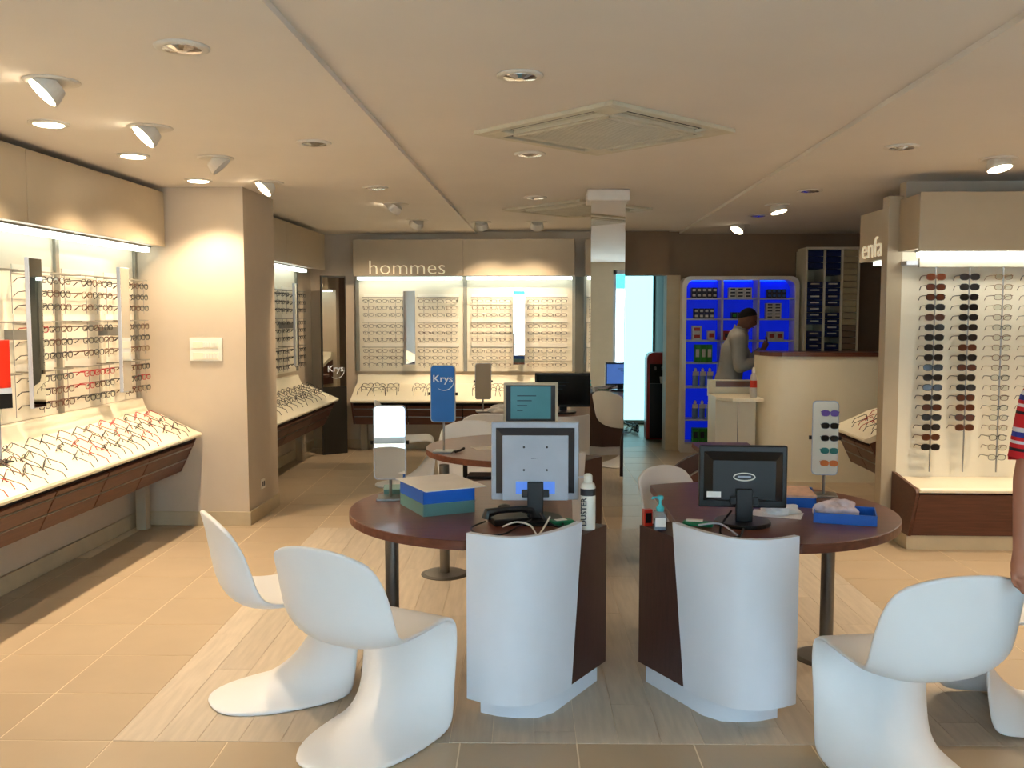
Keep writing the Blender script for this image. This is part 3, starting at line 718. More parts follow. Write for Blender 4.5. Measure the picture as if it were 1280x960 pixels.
M_pb = mat('pack_blue', (70, 110, 170), .5, var=.2, scale=30); M_pr = mat('pack_red', (180, 60, 50), .5)
def pack(x, z, w, h, M, label, Mf=None, name='product_box', group='boxes in the blue-lit shelf', d=.10):
    o = B(-w / 2, w / 2, -d / 2, d / 2, 0, h).build(name, M, None, ((BX0 + BX1) / 2 + x, 11.17, z), bevel=.002)
    if Mf: B(-w * .32, w * .32, -d / 2 - .002, -d / 2, h * .3, h * .75).build('label_patch', Mf, o)
    return tag(o, label, 'box', group)
cname = ['doorway-side', 'middle', 'drawer-cabinet-side']; sname = ['bottom', 'sixth', 'fifth', 'fourth', 'third', 'second', 'top']
def grid(col, sh, nx, nz, w, h, M, desc, Mf=None, x0=None):
    for i in range(nx):
        for j in range(nz):
            x = CXS[col] + ((i - (nx - 1) / 2) * (w + .006)) + (x0 or 0)
            pack(x, SHZ[sh] + j * (h + .0005), w, h, M, '%s, %s from doorway, %s layer, %s shelf, %s column' % (desc, ORD[i], ['lowest', 'second', 'third', 'fourth', 'fifth'][j] if nz > 1 else 'only', sname[sh], cname[col]), Mf)
grid(0, 6, 5, 2, .055, .06, M_pd, 'small dark carton', M_pw); grid(1, 6, 3, 3, .085, .04, M_pw, 'flat white carton', M_pd); grid(2, 6, 4, 2, .05, .05, M_pd, 'small dark carton', M_pb, .0)
grid(0, 5, 4, 2, .055, .06, M_pd, 'small dark carton', M_pw); grid(1, 5, 3, 1, .06, .075, M_pd, 'small dark jar box', M_pg); grid(2, 5, 2, 5, .085, .036, M_pw, 'flat white carton', M_pd, -.03)
grid(0, 4, 1, 2, .11, .085, M_pw, 'cream box with red square', M_pr, -.08); grid(0, 4, 1, 1, .085, .11, M_pw, 'upright cream box with red square', M_pr, .09)
grid(2, 4, 2, 1, .09, .10, M_pw, 'cream box with red square', M_pr); grid(1, 4, 2, 1, .09, .11, M_pr, 'dark red box', M_pd, -.1)
grid(0, 3, 3, 1, .065, .21, M_pg, 'tall green carton', M_pw); grid(0, 0, 3, 1, .075, .17, M_pg, 'green and black carton', M_pd); grid(2, 3, 3, 1, .07, .12, M_pg, 'green carton', M_pd)
for sh in (1, 2):
    for i in range(3):
        x = (BX0 + BX1) / 2 + CXS[0] + (i - 1) * .085
        b = bottle((x, 11.17, SHZ[sh]), .036, .22, mat('bottle_blue', (120, 150, 190), .3), M_white, 'blue lens-solution bottle with white cap, %s shelf, %s from the doorway' % (sname[sh], ORD[i]), group='solution bottles in the blue-lit shelf')
        B(-.036, .036, -.037, -.030, .13, .18).build('label', M_pw, b)

# drawer cabinet
dc = tag(empty('drawer_cabinet', (2.97, 11.395, 0)), 'tall pale cabinet with columns of navy and tan drawers', 'cabinet')
DW = .60; B(0, DW, -.39, -.37, .0, .02).build('base', M_cream, dc); B(0, DW, -.02, 0, 0, 2.42).build('back', M_cream, dc); B(0, DW, -.42, 0, 2.40, 2.43).build('top', M_cream, dc)
for x in (0, .21, .41, DW): B(x - .012, x + .012, -.42, 0, 0, 2.40).build('divider', M_cream, dc)
for c in range(3):
    x0, x1 = (.012, .222, .422)[c], (.198, .398, .588)[c]
    for r in range(17):
        z1 = 2.39 - r * .072 - (0 if c == 2 else .0)
        if c < 2 and r in ((3, 4, 12) if c == 0 else (4, 9, 14)):
            continue
        o = B(x0 + .003, x1 - .003, -.415 + (.01 if c < 2 else 0), -.05, z1 - .066, z1).build('drawer', M_navy if c < 2 else (M_tan if r < 12 else M_wallb), dc, bevel=.003)
        if c < 2 and r > 4: B((x0 + x1) / 2 - .05, (x0 + x1) / 2 + .05, -.413, -.405, z1 - .034, z1 - .018).build('label_holder', M_white, o)

# ------------------------------------------------------------------ back room: water cooler, cables
wc = tag(empty('water_cooler', (1.42, 12.4, 0)), 'red and black water cooler standing in the rear doorway', 'water cooler')
prof = [(-.15, 0), (.13, 0), (.13, 1.06)] + [(.13 - .09 + .09 * math.cos(R(a)), 1.06 + .09 * math.sin(R(a))) for a in range(15, 91, 15)] + [(-.06, 1.15)] + [(-.06 + .09 * math.cos(R(a)), 1.06 + .09 * math.sin(R(a))) for a in range(105, 181, 15)]
o = MB().prism(prof, -.15, .15, 'y').build('body', M_red, wc, bevel=.01)
B(-.11, .12, -.165, -.15, .02, .74).build('lower_front', M_black, wc, bevel=.004); B(-.11, .12, -.158, -.15, .74, 1.0).build('alcove', M_dark, wc); B(-.11, .12, -.2, -.15, .72, .745).build('drip_tray', M_black, wc)
for x in (-.04, .05): MB().tube([(x, -.155, .96), (x, -.185, .95), (x, -.185, .92)], .012, 8).build('tap', M_steel, wc)
tag(MB().lathe([(.025, 0), (.034, .09)], n=14).build('paper_cup', M_paper, None, (1.47, 12.225, .745)), 'white paper cup on the water cooler tray', 'cup')
for k in range(7):
    pts = []; x, y = 1.0 + random.random() * .2, 12.8 + random.random() * .5
    for i in range(14):
        pts.append((x, y, .012 + (.05 + .03 * k) * abs(math.sin(i * 1.3 + k)) * .5)); x += random.uniform(-.09, .11); y += random.uniform(-.12, .12); x = min(max(x, .85), 1.22)
    o = MB().tube(pts, .008, 5).build('cable', [M_black, M_grey, M_black, M_beige][k % 4]); tag(o, '%s cable in the tangle under the lit frosted window' % ['black', 'grey', 'black', 'beige'][k % 4], 'cable', 'tangled cables in the back room')

# ------------------------------------------------------------------ monitors
M_scr_teal = mat('screen_teal', (60, 110, 120), .3, emit=.22, ecol=(70, 140, 150)); M_scr_blue = mat('screen_blue', (70, 110, 190), .3, emit=.6, ecol=(80, 120, 200)); M_scr_line = mat('screen_line', (30, 60, 75), .5)
M_dgp = mat('charcoal_plastic', (48, 50, 56), .45); M_scr_off = mat('screen_off', (10, 10, 12), .15)
def monitor(loc, yaw, w, h, z0, Mbez, Mback, Mscr, label, inner=None, back_logo=None, ins=0.0):
    """local: screen faces +y, back faces -y; z0 = height of lower edge above the desk top"""
    u = tag(empty('monitor', loc, yaw), label, 'monitor')
    B(-w / 2, w / 2, -.012, .022, z0, z0 + h).build('bezel', Mbez, u, bevel=.006)
    o = B(-w / 2 + .018 + ins, w / 2 - .018 - ins, .0236, .0242, z0 + .02 + ins * 2.2, z0 + h - .018 - ins * .3).build('screen', Mscr, u)
    if ins: B(-w / 2 + .018, w / 2 - .018, .022, .0235, z0 + .02, z0 + h - .018).build('screen_surround', M_dgp, u)
    for k in range(4): B(-w * .1 + .03 * k, w * .25, .0243, .0248, z0 + h * (.72 - .1 * k), z0 + h * (.74 - .1 * k)).build('screen_text', M_scr_line, o)
    a = MB(); x0, x1, za, zb = -w / 2 + .02, w / 2 - .02, z0 + .03, z0 + h - .025; i = .035
    a.add([(x0, -.012, za), (x1, -.012, za), (x1, -.012, zb), (x0, -.012, zb), (x0 + i, -.045, za + i * .3), (x1 - i, -.045, za + i * .3), (x1 - i, -.045, zb - i), (x0 + i, -.045, zb - i)],
          [(0, 1, 5, 4), (1, 2, 6, 5), (2, 3, 7, 6), (3, 0, 4, 7), (4, 5, 6, 7)])
    bk = a.build('back_shell', Mback, u)
    if inner:
        p_ = B(x0 + i - .006, x1 - i + .006, -.052, -.045, z0 + .006, zb - i + .006).build('back_panel', inner, u, bevel=.003)
        for px_ in (-.05, .05):
            for pz in (.12, .22): MB().tube([(px_, -.0525, z0 + pz + .02), (px_, -.054, z0 + pz + .02)], .005, 8).build('screw', M_black, p_)
        B(-.085, .085, -.056, -.052, z0 + .035, z0 + .09).build('port_recess', M_scr_blue if inner is M_grey else M_dark, p_)
    lx = 0
    if back_logo == 'oval':
        r_ = MB(); r_.loop([(.045 * math.cos(2 * PI * k / 20), -.0465, z0 + h * .52 + .016 * math.sin(2 * PI * k / 20)) for k in range(20)], .0035); r_.build('logo_ring', M_white, u)
        B(-.028, .028, -.0468, -.0455, z0 + h * .52 - .003, z0 + h * .52 + .004).build('logo_bar', M_grey, u)
        B(-w * .42, -w * .26, -.0468, -.0425, z0 + .05, z0 + .075).build('sticker', M_paper, u)
    elif back_logo == 'dash':
        text('logo_mark', '~~~', .018, M_dgp, (-.018, -.0525, z0 + h * .535), (R(90), R(-6), 0), u, .0004)
    n_ = MB(); n_.box(-.035, .035, -.07, -.035, .02, z0 + .09); n_.box(-.06, .06, -.06, -.04, z0 + .02, z0 + .055); n_.build('neck', M_black, u, bevel=.004)
    MB().prism(circ((0, -.02), .12, 0, 360, 24)[:-1], 0, .018).build('base', M_black, u, bevel=.005)
    return u
TZ = .745
monitor((-.065, 4.05, TZ), R(2), .385, .345, .09, M_grey, M_dgp, M_scr_teal, 'silver monitor seen from behind on the near walnut desk', M_grey, 'dash')
monitor((.835, 4.02, TZ), R(-3), .375, .27, .07, M_black, M_black, M_scr_blue, 'black monitor seen from behind with an oval badge', None, 'oval')
monitor((-.13, 6.22, TZ), R(180), .365, .33, .12, M_beige, M_beige, M_scr_teal, 'beige monitor with a teal screen facing the shop window', ins=.03)
monitor((.12, 8.5, TZ), R(180), .52, .31, .06, M_black, M_black, M_scr_off, 'wide black monitor on the farthest desk')

# ------------------------------------------------------------------ stand mirrors
def rrect(w, h, r, n=5):
    pts = []
    for (cx, cz, a0) in ((w / 2 - r, h - r, 0), (-w / 2 + r, h - r, 90), (-w / 2 + r, r, 180), (w / 2 - r, r, 270)):
        pts += [(cx + r * math.cos(R(a0 + 90 * k / n)), cz + r * math.sin(R(a0 + 90 * k / n))) for k in range(n + 1)]
    return pts
def stand_mirror(loc, yaw, w, h, zb, face, label, cat='mirror', base=True, name='stand_mirror', tilt=0):
    u = tag(empty(name, loc, yaw), label, cat)
    f = MB().prism([(a, b + zb) for a, b in rrect(w, h, .022)], -.008, .012, 'y').build('frame', M_grey, u, bevel=.003)
    MB().prism([(a * .94, (b - h / 2) * .97 + h / 2 + zb) for a, b in rrect(w, h, .022)], -.0095, -.0081, 'y').build('face', face, u)
    MB().tube([(0, .02, .01), (0, .02, zb + .06)], .0075, 8).build('stem', M_steel, u)
    for s_ in (-1, 1): MB().tube([(s_ * w / 2, .002, zb + h * .5), (s_ * (w / 2 + .014), .002, zb + h * .5)], .010, 8).build('knob', M_black, u)
    if base: B(-.065, .065, -.04, .08, 0, .012).build('base', M_steel, u, bevel=.003)
    return u
stand_mirror((-.78, 4.46, TZ), R(5), .158, .365, .10, M_mirror, 'rounded table mirror reflecting the bright shop window on the near desk')
bl = stand_mirror((-.70, 6.02, TZ), R(-4), .165, .375, .20, M_blue, 'blue rounded logo panel on a thin stem on the middle desk', 'sign', name='logo_panel')
logo(bl, -.062, -.0115, .20 + .265, .066)
stand_mirror((-.62, 8.55, TZ), R(10), .15, .335, .12, M_head, 'plain greige back of a table mirror on the farthest desk')
sm = stand_mirror((1.36, 4.62, TZ), R(-12), .125, .37, .11, M_panel, 'rounded table mirror, its reflection modelled as five sunglasses, on the black-monitor desk', 'display stand', name='mirror_stand_in')  # table mirror; its reflection is modelled as sunglasses on a cream face
mw = Matrix.Translation((1.36, 4.62, TZ)) @ Matrix.Rotation(R(-12), 4, 'Z')
for k, (c, l) in enumerate((('purple', 'purple'), ('black', 'dark'), ('dark grey', 'dark'), ('teal', 'teal'), ('orange', 'orange'))):
    glasses(mw @ Matrix.Translation((.02, -.016, .42 - .062 * k)) @ Matrix.Scale(.62, 4), c, '%s sunglasses modelled as a mirror reflection, %s from the top' % (c, ORD[k]), 'sunglasses modelled as a mirror reflection', l, .003, True, 'sunglasses', 'sunglasses')

# ------------------------------------------------------------------ things on the near desk (grey monitor)
def tray(loc, yaw, w, d, h, M, label, name='letter_tray'):
    u = tag(empty(name, loc, yaw), label, 'tray')
    B(-w / 2, w / 2, -d / 2, d / 2, 0, .006).build('bottom', M, u)
    for (a, b, c, e) in ((-w / 2, w / 2, -d / 2, -d / 2 + .006), (-w / 2, w / 2, d / 2 - .006, d / 2), (-w / 2, -w / 2 + .006, -d / 2, d / 2), (w / 2 - .006, w / 2, -d / 2, d / 2)):
        B(a, b, c, e, .006, h).build('side', M, u)
    return u
tray((-.53, 4.28, TZ), R(28), .25, .32, .055, M_teal, 'translucent teal letter tray under the blue tray on the near desk')
tray((-.53, 4.28, TZ + .056), R(28), .25, .32, .06, M_bluetray, 'blue letter tray topped with white paper on the near desk')
o = B(-.15, .15, -.19, .19, 0, .004).build('paper_sheet', M_paper, None, (-.515, 4.29, TZ + .117), R(30)); tag(o, 'white paper sheet on top of the blue tray', 'paper')
o = B(-.06, .06, -.07, .07, 0, .035).build('glass_block', M_teal, None, (-.78, 4.62, TZ), R(10), bevel=.004); tag(o, 'pale teal block behind the rounded table mirror', 'block')
ph = tag(empty('mobile_phone', (-.40, 4.42, TZ), R(-25)), 'small silver mobile phone lying by the blue tray', 'phone')
B(-.022, .022, -.05, .05, 0, .013).build('body', M_grey, ph, bevel=.005); B(-.018, .018, .0, .042, .013, .0145).build('screen', M_black, ph); B(-.018, .018, -.043, -.006, .013, .0145).build('keypad', M_dgp, ph)
ms = MB().lathe([(.03, 0), (.034, .012), (.026, .027), (.008, .033)], n=16); ms.v = [(x, y * 1.5, z) for x, y, z in ms.v]
tag(smooth_angle(ms.build('computer_mouse', M_black, None, (-.21, 4.22, TZ))), 'black computer mouse beside the grey-backed monitor', 'mouse')
tp = tag(empty('desk_telephone', (-.18, 3.98, TZ), R(20)), 'black desk telephone with its handset in front of the grey monitor', 'phone')
B(-.08, .08, -.06, .06, 0, .03).build('body', M_black, tp, bevel=.006)
o = MB().tube([(-.105, -.02, .03), (-.10, -.02, .055), (-.05, -.02, .062), (.05, -.02, .062), (.10, -.02, .055), (.105, -.02, .03)], [.024, .022, .014, .014, .022, .024], 10).build('handset', M_black, tp); smooth_angle(o)
def cord(pts, r, M, label):
    P = [Vector(p_) for p_ in pts]; out = []
    for i in range(len(P) - 1):
        p0, p1, p2, p3 = P[max(i - 1, 0)], P[i], P[i + 1], P[min(i + 2, len(P) - 1)]
        for k in range(6):
            t = k / 6; out.append(.5 * ((2 * p1) + (-p0 + p2) * t + (2 * p0 - 5 * p1 + 4 * p2 - p3) * t * t + (-p0 + 3 * p1 - 3 * p2 + p3) * t ** 3))
    out.append(P[-1]); o = MB().tube(out, r, 6).build('cable', M); smooth_angle(o, 60); return tag(o, label, 'cable')
cord([(-.28, 3.96, TZ + .01), (-.33, 3.86, TZ + .006), (-.30, 3.76, TZ + .006), (-.20, 3.74, TZ + .006), (-.14, 3.80, TZ + .02), (-.08, 3.92, TZ + .03)], .004, M_black, 'black telephone cord looping over the near desk edge')
cord([(-.20, 3.86, TZ + .01), (-.14, 3.84, TZ + .035), (-.08, 3.80, TZ + .03), (-.05, 3.74, TZ + .006), (-.02, 3.80, TZ + .03), (0, 3.88, TZ + .05)], .004, M_white, 'white cable curling at the foot of the grey monitor')
cord([(-.04, 3.90, TZ + .06), (.0, 3.84, TZ + .03), (.06, 3.86, TZ + .01), (.05, 3.95, TZ + .01)], .005, M_black, 'black monitor cable dropping to the near desk top')
o = B(-.05, .05, -.025, .025, 0, .022).build('green_case', M_green, None, (.05, 3.955, TZ), R(25), bevel=.006); tag(o, 'green plastic case lying inside the left white desk shell', 'case'); B(-.03, .02, -.018, .012, .022, .024).build('paper_label', M_paper, o)
du = tag(empty('spray_can', (.165, 3.985, .72)), 'tall white duster spray can on the left desk cabinet', 'can')
o = MB().lathe([(.031, 0), (.033, .004), (.033, .185), (.028, .20), (.016, .207)], n=20).build('body', M_white, du); smooth_angle(o)
o = MB().lathe([(.019, .207), (.019, .235), (.012, .243)], n=14).build('nozzle', M_white, du); B(-.04, -.015, -.003, .003, .225, .231).build('nozzle_tip', M_grey, o)
o = MB().lathe([(.0334, .15), (.0334, .18)], n=20).build('band', M_dgp, du)
text('lettering', 'DUSTER', .034, M_dgp, (-.008, -.0345, .02), (R(90), R(-90), 0), du, .0006, bold=.001)

# ------------------------------------------------------------------ things on the desk with the black monitor
bt = tag(empty('soap_dispenser', (.475, 3.97, .72)), 'clear hand-gel bottle with a teal pump on the desk cabinet', 'bottle')
o = B(-.03, .03, -.02, .02, 0, .085).build('body', M_bottle, bt, bevel=.008); B(-.026, .026, -.016, .016, .003, .05).build('gel', mat('gel', (190, 205, 220), .2, trans=.5), bt, bevel=.006)
B(-.022, .022, -.0212, -.0204, .02, .06).build('label', M_paper, bt)
o = MB().lathe([(.016, .085), (.018, .10), (.012, .11), (.006, .115), (.006, .135), (.014, .137), (.014, .15), (.008, .154)], n=14).build('pump', mat('teal_pump', (70, 185, 195), .35), bt); smooth_angle(o); MB().tube([(0, 0, .145), (-.03, -.005, .145), (-.036, -.006, .138)], .005, 6).build('spout', MATS['teal_pump'], bt)
o = B(-.02, .02, -.015, .015, 0, .075).build('red_box', M_red, None, (.43, 4.06, .72), R(15), bevel=.003); tag(o, 'small red and black box behind the hand-gel bottle', 'box'); B(-.014, .014, -.0165, -.015, .015, .06).build('front_panel', M_black, o)
o = B(-.065, .065, -.022, .022, 0, .02).build('green_pouch', M_green, None, (.635, 3.955, TZ), R(-14), bevel=.007); tag(o, 'green pouch with a white top inside the right white desk shell', 'pouch'); B(-.05, .02, -.012, .02, .02, .026).build('flap', M_paper, o)
cord([(.78, 3.98, TZ + .06), (.72, 3.86, TZ + .03), (.70, 3.76, TZ + .01), (.76, 3.72, TZ + .01), (.80, 3.82, TZ + .02)], .005, M_black, 'black monitor cable curling behind the right white desk shell')
cord([(.62, 3.84, TZ + .03), (.70, 3.80, TZ + .045), (.76, 3.74, TZ + .012)], .004, M_grey, 'grey cable beside the green pouch')
tray((1.13, 4.52, TZ), R(-12), .30, .30, .045, M_bluetray, 'blue letter tray stacked with pink printed sheets')
for k in range(3):
    o = B(-.135, .135, -.13, .13, 0, .010).build('printed_sheets', M_paperp, None, (1.13 + .004 * k, 4.52, TZ + .012 + .0145 * k), R(-12 + 3 * k)); tag(o, 'pile of pink printed sheets, %s in the blue tray' % ['lowest', 'middle', 'topmost'][k], 'paper')
tray((1.30, 4.10, TZ), R(-16), .26, .20, .045, M_bluetray, 'empty-sided blue tray holding a crumpled cloth near the desk edge')
def crumple(loc, rx, ry, rz, M, label, name='crumpled_cloth', seed=1, rot=0):
    rr = random.Random(seed); bm = bmesh.new(); bmesh.ops.create_icosphere(bm, subdivisions=4, radius=1)
    ph_ = [rr.uniform(0, 6) for _ in range(6)]
    for v in bm.verts:
        c = v.co; k = 1 + .16 * math.sin(5 * c.x + ph_[0] + 3 * c.y) + .13 * math.sin(7 * c.y + ph_[1] + 4 * c.z) + .09 * math.sin(11 * c.x + 9 * c.y + ph_[2])
        v.co = Vector((c.x * rx * k, c.y * ry * k, max(c.z * rz * k, -rz * .55)))
    zm = min(v.co.z for v in bm.verts)
    for v in bm.verts: v.co.z -= zm
    me = bpy.data.meshes.new(name); bm.to_mesh(me); bm.free(); me.materials.append(M)
    return tag(obj(name, me, None, loc, rot, smooth=True), label, 'cloth')
M_cloth = mat('striped_cloth', (225, 205, 205), .9, var=.25, scale=18)
crumple((1.27, 4.12, TZ + .007), .085, .065, .05, M_cloth, 'crumpled pink and white cloth in the blue tray', seed=2)
o = B(-.11, .11, -.07, .07, 0, .002).build('paper_sheet', M_paper, None, (1.03, 4.20, TZ), R(-20)); tag(o, 'white paper sheet under the crumpled tissue', 'paper')
crumple((1.045, 4.21, TZ + .002), .075, .045, .028, M_paper, 'crumpled white tissue on the paper sheet', 'crumpled_tissue', 5)
# middle and far desks
o = B(-.10, .10, -.07, .07, 0, .002).build('paper_sheet', M_paper, None, (-.42, 6.25, TZ), R(25)); tag(o, 'white paper sheet on the middle desk by the beige monitor', 'paper')
o = MB().tube([(-.62, 6.0, TZ + .008), (-.59, 6.04, TZ + .012), (-.57, 6.09, TZ + .02)], .008, 6).build('pen', M_dark); tag(o, 'small dark pen lying near the blue logo panel', 'pen')
kt = tag(empty('keyboard_tray', (-.35, 5.85, .60)), 'dark keyboard tray hanging under the middle desk top', 'tray'); B(-.2, .25, -.12, .12, 0, .015).build('board', M_wood_side, kt); B(-.17, .22, -.09, .07, .0155, .035).build('keyboard', M_black, kt, bevel=.003)
for x in (-.2, .23): B(x, x + .02, -.05, .05, .015, .104).build('bracket', M_dark, kt)
crumple((-.42, 8.45, TZ), .14, .1, .05, M_paper, 'crumpled clear plastic bag on the farthest desk', 'plastic_bag', 9)

# ------------------------------------------------------------------ pillar fittings
sw_ = tag(empty('switch_panel', (-2.66, 7.08, 1.38)), 'white panel with two rows of light switches on the beige pillar', 'switch')
B(-.128, .128, -.014, 0, -.09, .09).build('plate', M_white, sw_, bevel=.004)
for r_ in range(2):
    z = .035 - .085 * r_; B(-.10, .10, -.017, -.014, z - .028, z + .028).build('module_frame', M_cream, sw_, bevel=.002)
    for k in range(5): B(-.02 + .023 * k, .0 + .023 * k, -.022, -.017, z - .02, z + .02).build('switch', M_white, sw_, bevel=.002)
so = tag(empty('wall_socket', (-2.35, 7.42, .27), R(90)), 'white double socket low on the side of the beige pillar', 'socket')
B(-.045, .045, -.01, 0, -.04, .04).build('plate', M_white, so, bevel=.003); B(-.03, -.008, -.012, -.01, -.02, .02).build('outlet', M_dgp, so); B(.008, .03, -.012, -.01, -.02, .02).build('outlet', M_dgp, so)
ad = tag(empty('advert_card', (-2.96, 4.845, .853), R(60)), 'red advertising card with a black foot on the left counter', 'sign')
B(-.07, .07, -.006, .006, .40, .66).build('card', M_red, ad, bevel=.004); B(-.072, .072, -.008, .008, .29, .37).build('lower_card', M_black, ad); B(-.071, .071, -.0075, .0075, .37, .40).build('pale_band', M_grey, ad)
MB().tube([(0, 0, .004), (0, 0, .30)], .006, 8).build('stem', M_steel, ad); B(-.05, .05, -.04, .04, 0, .006).build('foot', M_black, ad)

# ------------------------------------------------------------------ people
def volume_mesh(name, bm, mats, voxel, iters):
    """fuse overlapping closed volumes into one continuous surface"""
    me = bpy.data.meshes.new(name); bmesh.ops.recalc_face_normals(bm, faces=bm.faces); bm.to_mesh(me)
    o = bpy.data.objects.new(name, me); COL.objects.link(o)
    rm_ = o.modifiers.new('remesh', 'REMESH'); rm_.mode = 'VOXEL'; rm_.voxel_size = voxel
    sm_ = o.modifiers.new('smooth', 'SMOOTH'); sm_.factor = .5; sm_.iterations = iters
    dg = bpy.context.evaluated_depsgraph_get(); r = bpy.data.meshes.new_from_object(o.evaluated_get(dg)); bpy.data.objects.remove(o)
    r.materials.clear()
    for m in mats: r.materials.append(m)
    for p_ in r.polygons: p_.use_smooth = True
    r.name = name; return r
def limbs_bm(J, E_):
    """tapered limbs with round joints; the trunk has elliptical sections (depth x, width y)"""
    bm = bmesh.new()
    def put(mb): bm.from_mesh(mb.mesh('v', M_dark))
    for k, (p_, r) in J.items():
        rr = r if isinstance(r, tuple) else (r, r); g = MB(); n = 9
        g.lathe([(max(.001, math.sin(PI * q / n)), -math.cos(PI * q / n)) for q in range(n + 1)], n=16)
        rz = min(rr) if isinstance(r, tuple) else r
        g.v = [(p_[0] + x * rr[0], p_[1] + y * rr[1], p_[2] + z * rz) for x, y, z in g.v]; put(g)
    for a, b in E_:
        A, Bv = Vector(J[a][0]), Vector(J[b][0]); ra, rb = J[a][1], J[b][1]
        g = MB()
        if isinstance(ra, tuple) and isinstance(rb, tuple):
            g.lathe([(1, q / 4) for q in range(5)], n=20)
            out = []
            for x, y, t in g.v:
                c = A.lerp(Bv, t); out.append((c.x + x * (ra[0] + (rb[0] - ra[0]) * t), c.y + y * (ra[1] + (rb[1] - ra[1]) * t), c.z))
            g.v = out
        else:
            f = lambda r: min(r) * .9 if isinstance(r, tuple) else r
            g.tube([A, A.lerp(Bv, .35), Bv], [f(ra), f(ra) * .62 + f(rb) * .42, f(rb)], 14)
        put(g)
    return bm
M_skin = mat('skin', (120, 78, 58), .55, var=.06); M_skin2 = mat('skin_tan', (165, 112, 88), .55, var=.06)
M_shirt = mat('grey_shirt', (150, 148, 142), .8, var=.08, bump=.1, bscale=20); M_trs = mat('dark_trousers', (26, 26, 30), .8); M_hair = mat('dark_hair', (24, 18, 16), .7, var=.2, scale=50); M_shoe = mat('shoe', (20, 18, 18), .5)
def person(label, loc, yaw, arms, skin, shirtM, lean=0.0, head=(.0, 0), bald=False, sleeve=1.0, H_=1.0):
    """local: faces +x; arms = {side: (elbow, wrist, fingertip direction)}"""
    u = tag(empty('person', loc, yaw), label, 'person')
    L = lean
    J = {'pelvis': ((0, 0, .93), (.12, .15)), 'belly': ((L * .3, 0, 1.08), (.11, .145)), 'chest': ((L * .6, 0, 1.26), (.115, .16)), 'neckb': ((L, 0, 1.40), (.085, .13)), 'neck': ((L + .02, 0, 1.47), .052), 'headb': ((L + .045, 0, 1.53), .06)}
    E_ = [('pelvis', 'belly'), ('belly', 'chest'), ('chest', 'neckb'), ('neckb', 'neck'), ('neck', 'headb')]
    for s_, n_ in ((-1, 'r'), (1, 'l')):
        J.update({'hip' + n_: ((0, s_ * .085, .86), .092), 'knee' + n_: ((.025, s_ * .10, .49), .058), 'ank' + n_: ((-.01, s_ * .10, .09), .04), 'toe' + n_: ((.14, s_ * .115, .035), .034)})
        E_ += [('pelvis', 'hip' + n_), ('hip' + n_, 'knee' + n_), ('knee' + n_, 'ank' + n_), ('ank' + n_, 'toe' + n_)]
        el, wr, tip = arms[n_]
        J.update({'sh' + n_: ((L * .85, s_ * .175, 1.37), .060), 'el' + n_: (el, .042), 'wr' + n_: (wr, .028)})
        E_ += [('neckb', 'sh' + n_), ('sh' + n_, 'el' + n_), ('el' + n_, 'wr' + n_)]
    bm = limbs_bm(J, E_)
    # head: shaped ellipsoid with brow, nose, chin
    tb = bmesh.new(); bmesh.ops.create_uvsphere(tb, u_segments=24, v_segments=18, radius=1)
    hx, hz = L + .065 + head[0], 1.60
    Hm = Matrix.Translation((hx, 0, hz)) @ Matrix.Rotation(head[1], 4, 'Y')
    for v in tb.verts:
        x, y, z = v.co; k = 1 - .25 * max(0, -z) ** 1.5
        X = x * .098 * (1 if z > -.2 else 1 - .08 * abs(z)); Yy = y * .074 * k; Zz = z * .118
        if x > .6: X += .020 * math.exp(-((y / .16) ** 2 + ((z + .12) / .22) ** 2)) ; X -= .010 * math.exp(-(((abs(y) - .34) / .14) ** 2 + ((z - .1) / .12) ** 2)); X += .006 * math.exp(-((y / .25) ** 2 + ((z + .48) / .08) ** 2)); X += .006 * math.exp(-((z + .8) / .12) ** 2)
        v.co = Hm @ Vector((X, Yy, Zz))
    tmp = bpy.data.meshes.new('h'); tb.to_mesh(tmp); tb.free(); bm.from_mesh(tmp)
    for s_ in (-1, 1):                                                            # ears
        tb = bmesh.new(); bmesh.ops.create_uvsphere(tb, u_segments=10, v_segments=8, radius=1)
        for v in tb.verts: v.co = Hm @ Vector((v.co.x * .018 - .005, v.co.y * .008 + s_ * .077, v.co.z * .032))
        tmp = bpy.data.meshes.new('h'); tb.to_mesh(tmp); tb.free(); bm.from_mesh(tmp)
    for n_ in 'rl':                                                               # hands: palm and five fingers
        el, wr, tip = [Vector(q) for q in arms[n_]]
        d = (tip - wr).normalized(); fa = (wr - el).normalized(); sd = d.cross(Vector((1, 0, .3))).normalized()
        if sd.length < .1: sd = Vector((0, 1, 0))
        nr = d.cross(sd); g = MB(); pe = wr + d * .085
        g.tube([wr - fa * .02, wr + d * .02, wr + d * .05 + nr * .002, pe], [.026, .030, .034, .030], 10)
        curl = -nr if n_ == 'r' else nr
        for k in range(4):
            o_ = sd * (.027 - .018 * k); ln = (.068, .078, .072, .056)[k]; b0 = pe - d * .012 + o_
            g.tube([b0, b0 + d * ln * .5 + curl * .006, b0 + d * ln * .8 + curl * .022, b0 + d * ln * .9 + curl * .040], [.0095, .009, .008, .006], 7)
        t0 = wr + d * .03 + sd * .024
        g.tube([t0, t0 + sd * .022 + d * .018, t0 + sd * .03 + d * .045 + curl * .01, t0 + sd * .026 + d * .06 + curl * .016], [.013, .011, .010, .007], 7)
        bm.from_mesh(g.mesh('hand', skin))
    body = obj('body', volume_mesh('body', bm, [skin], .006, 4), u); bm.free()
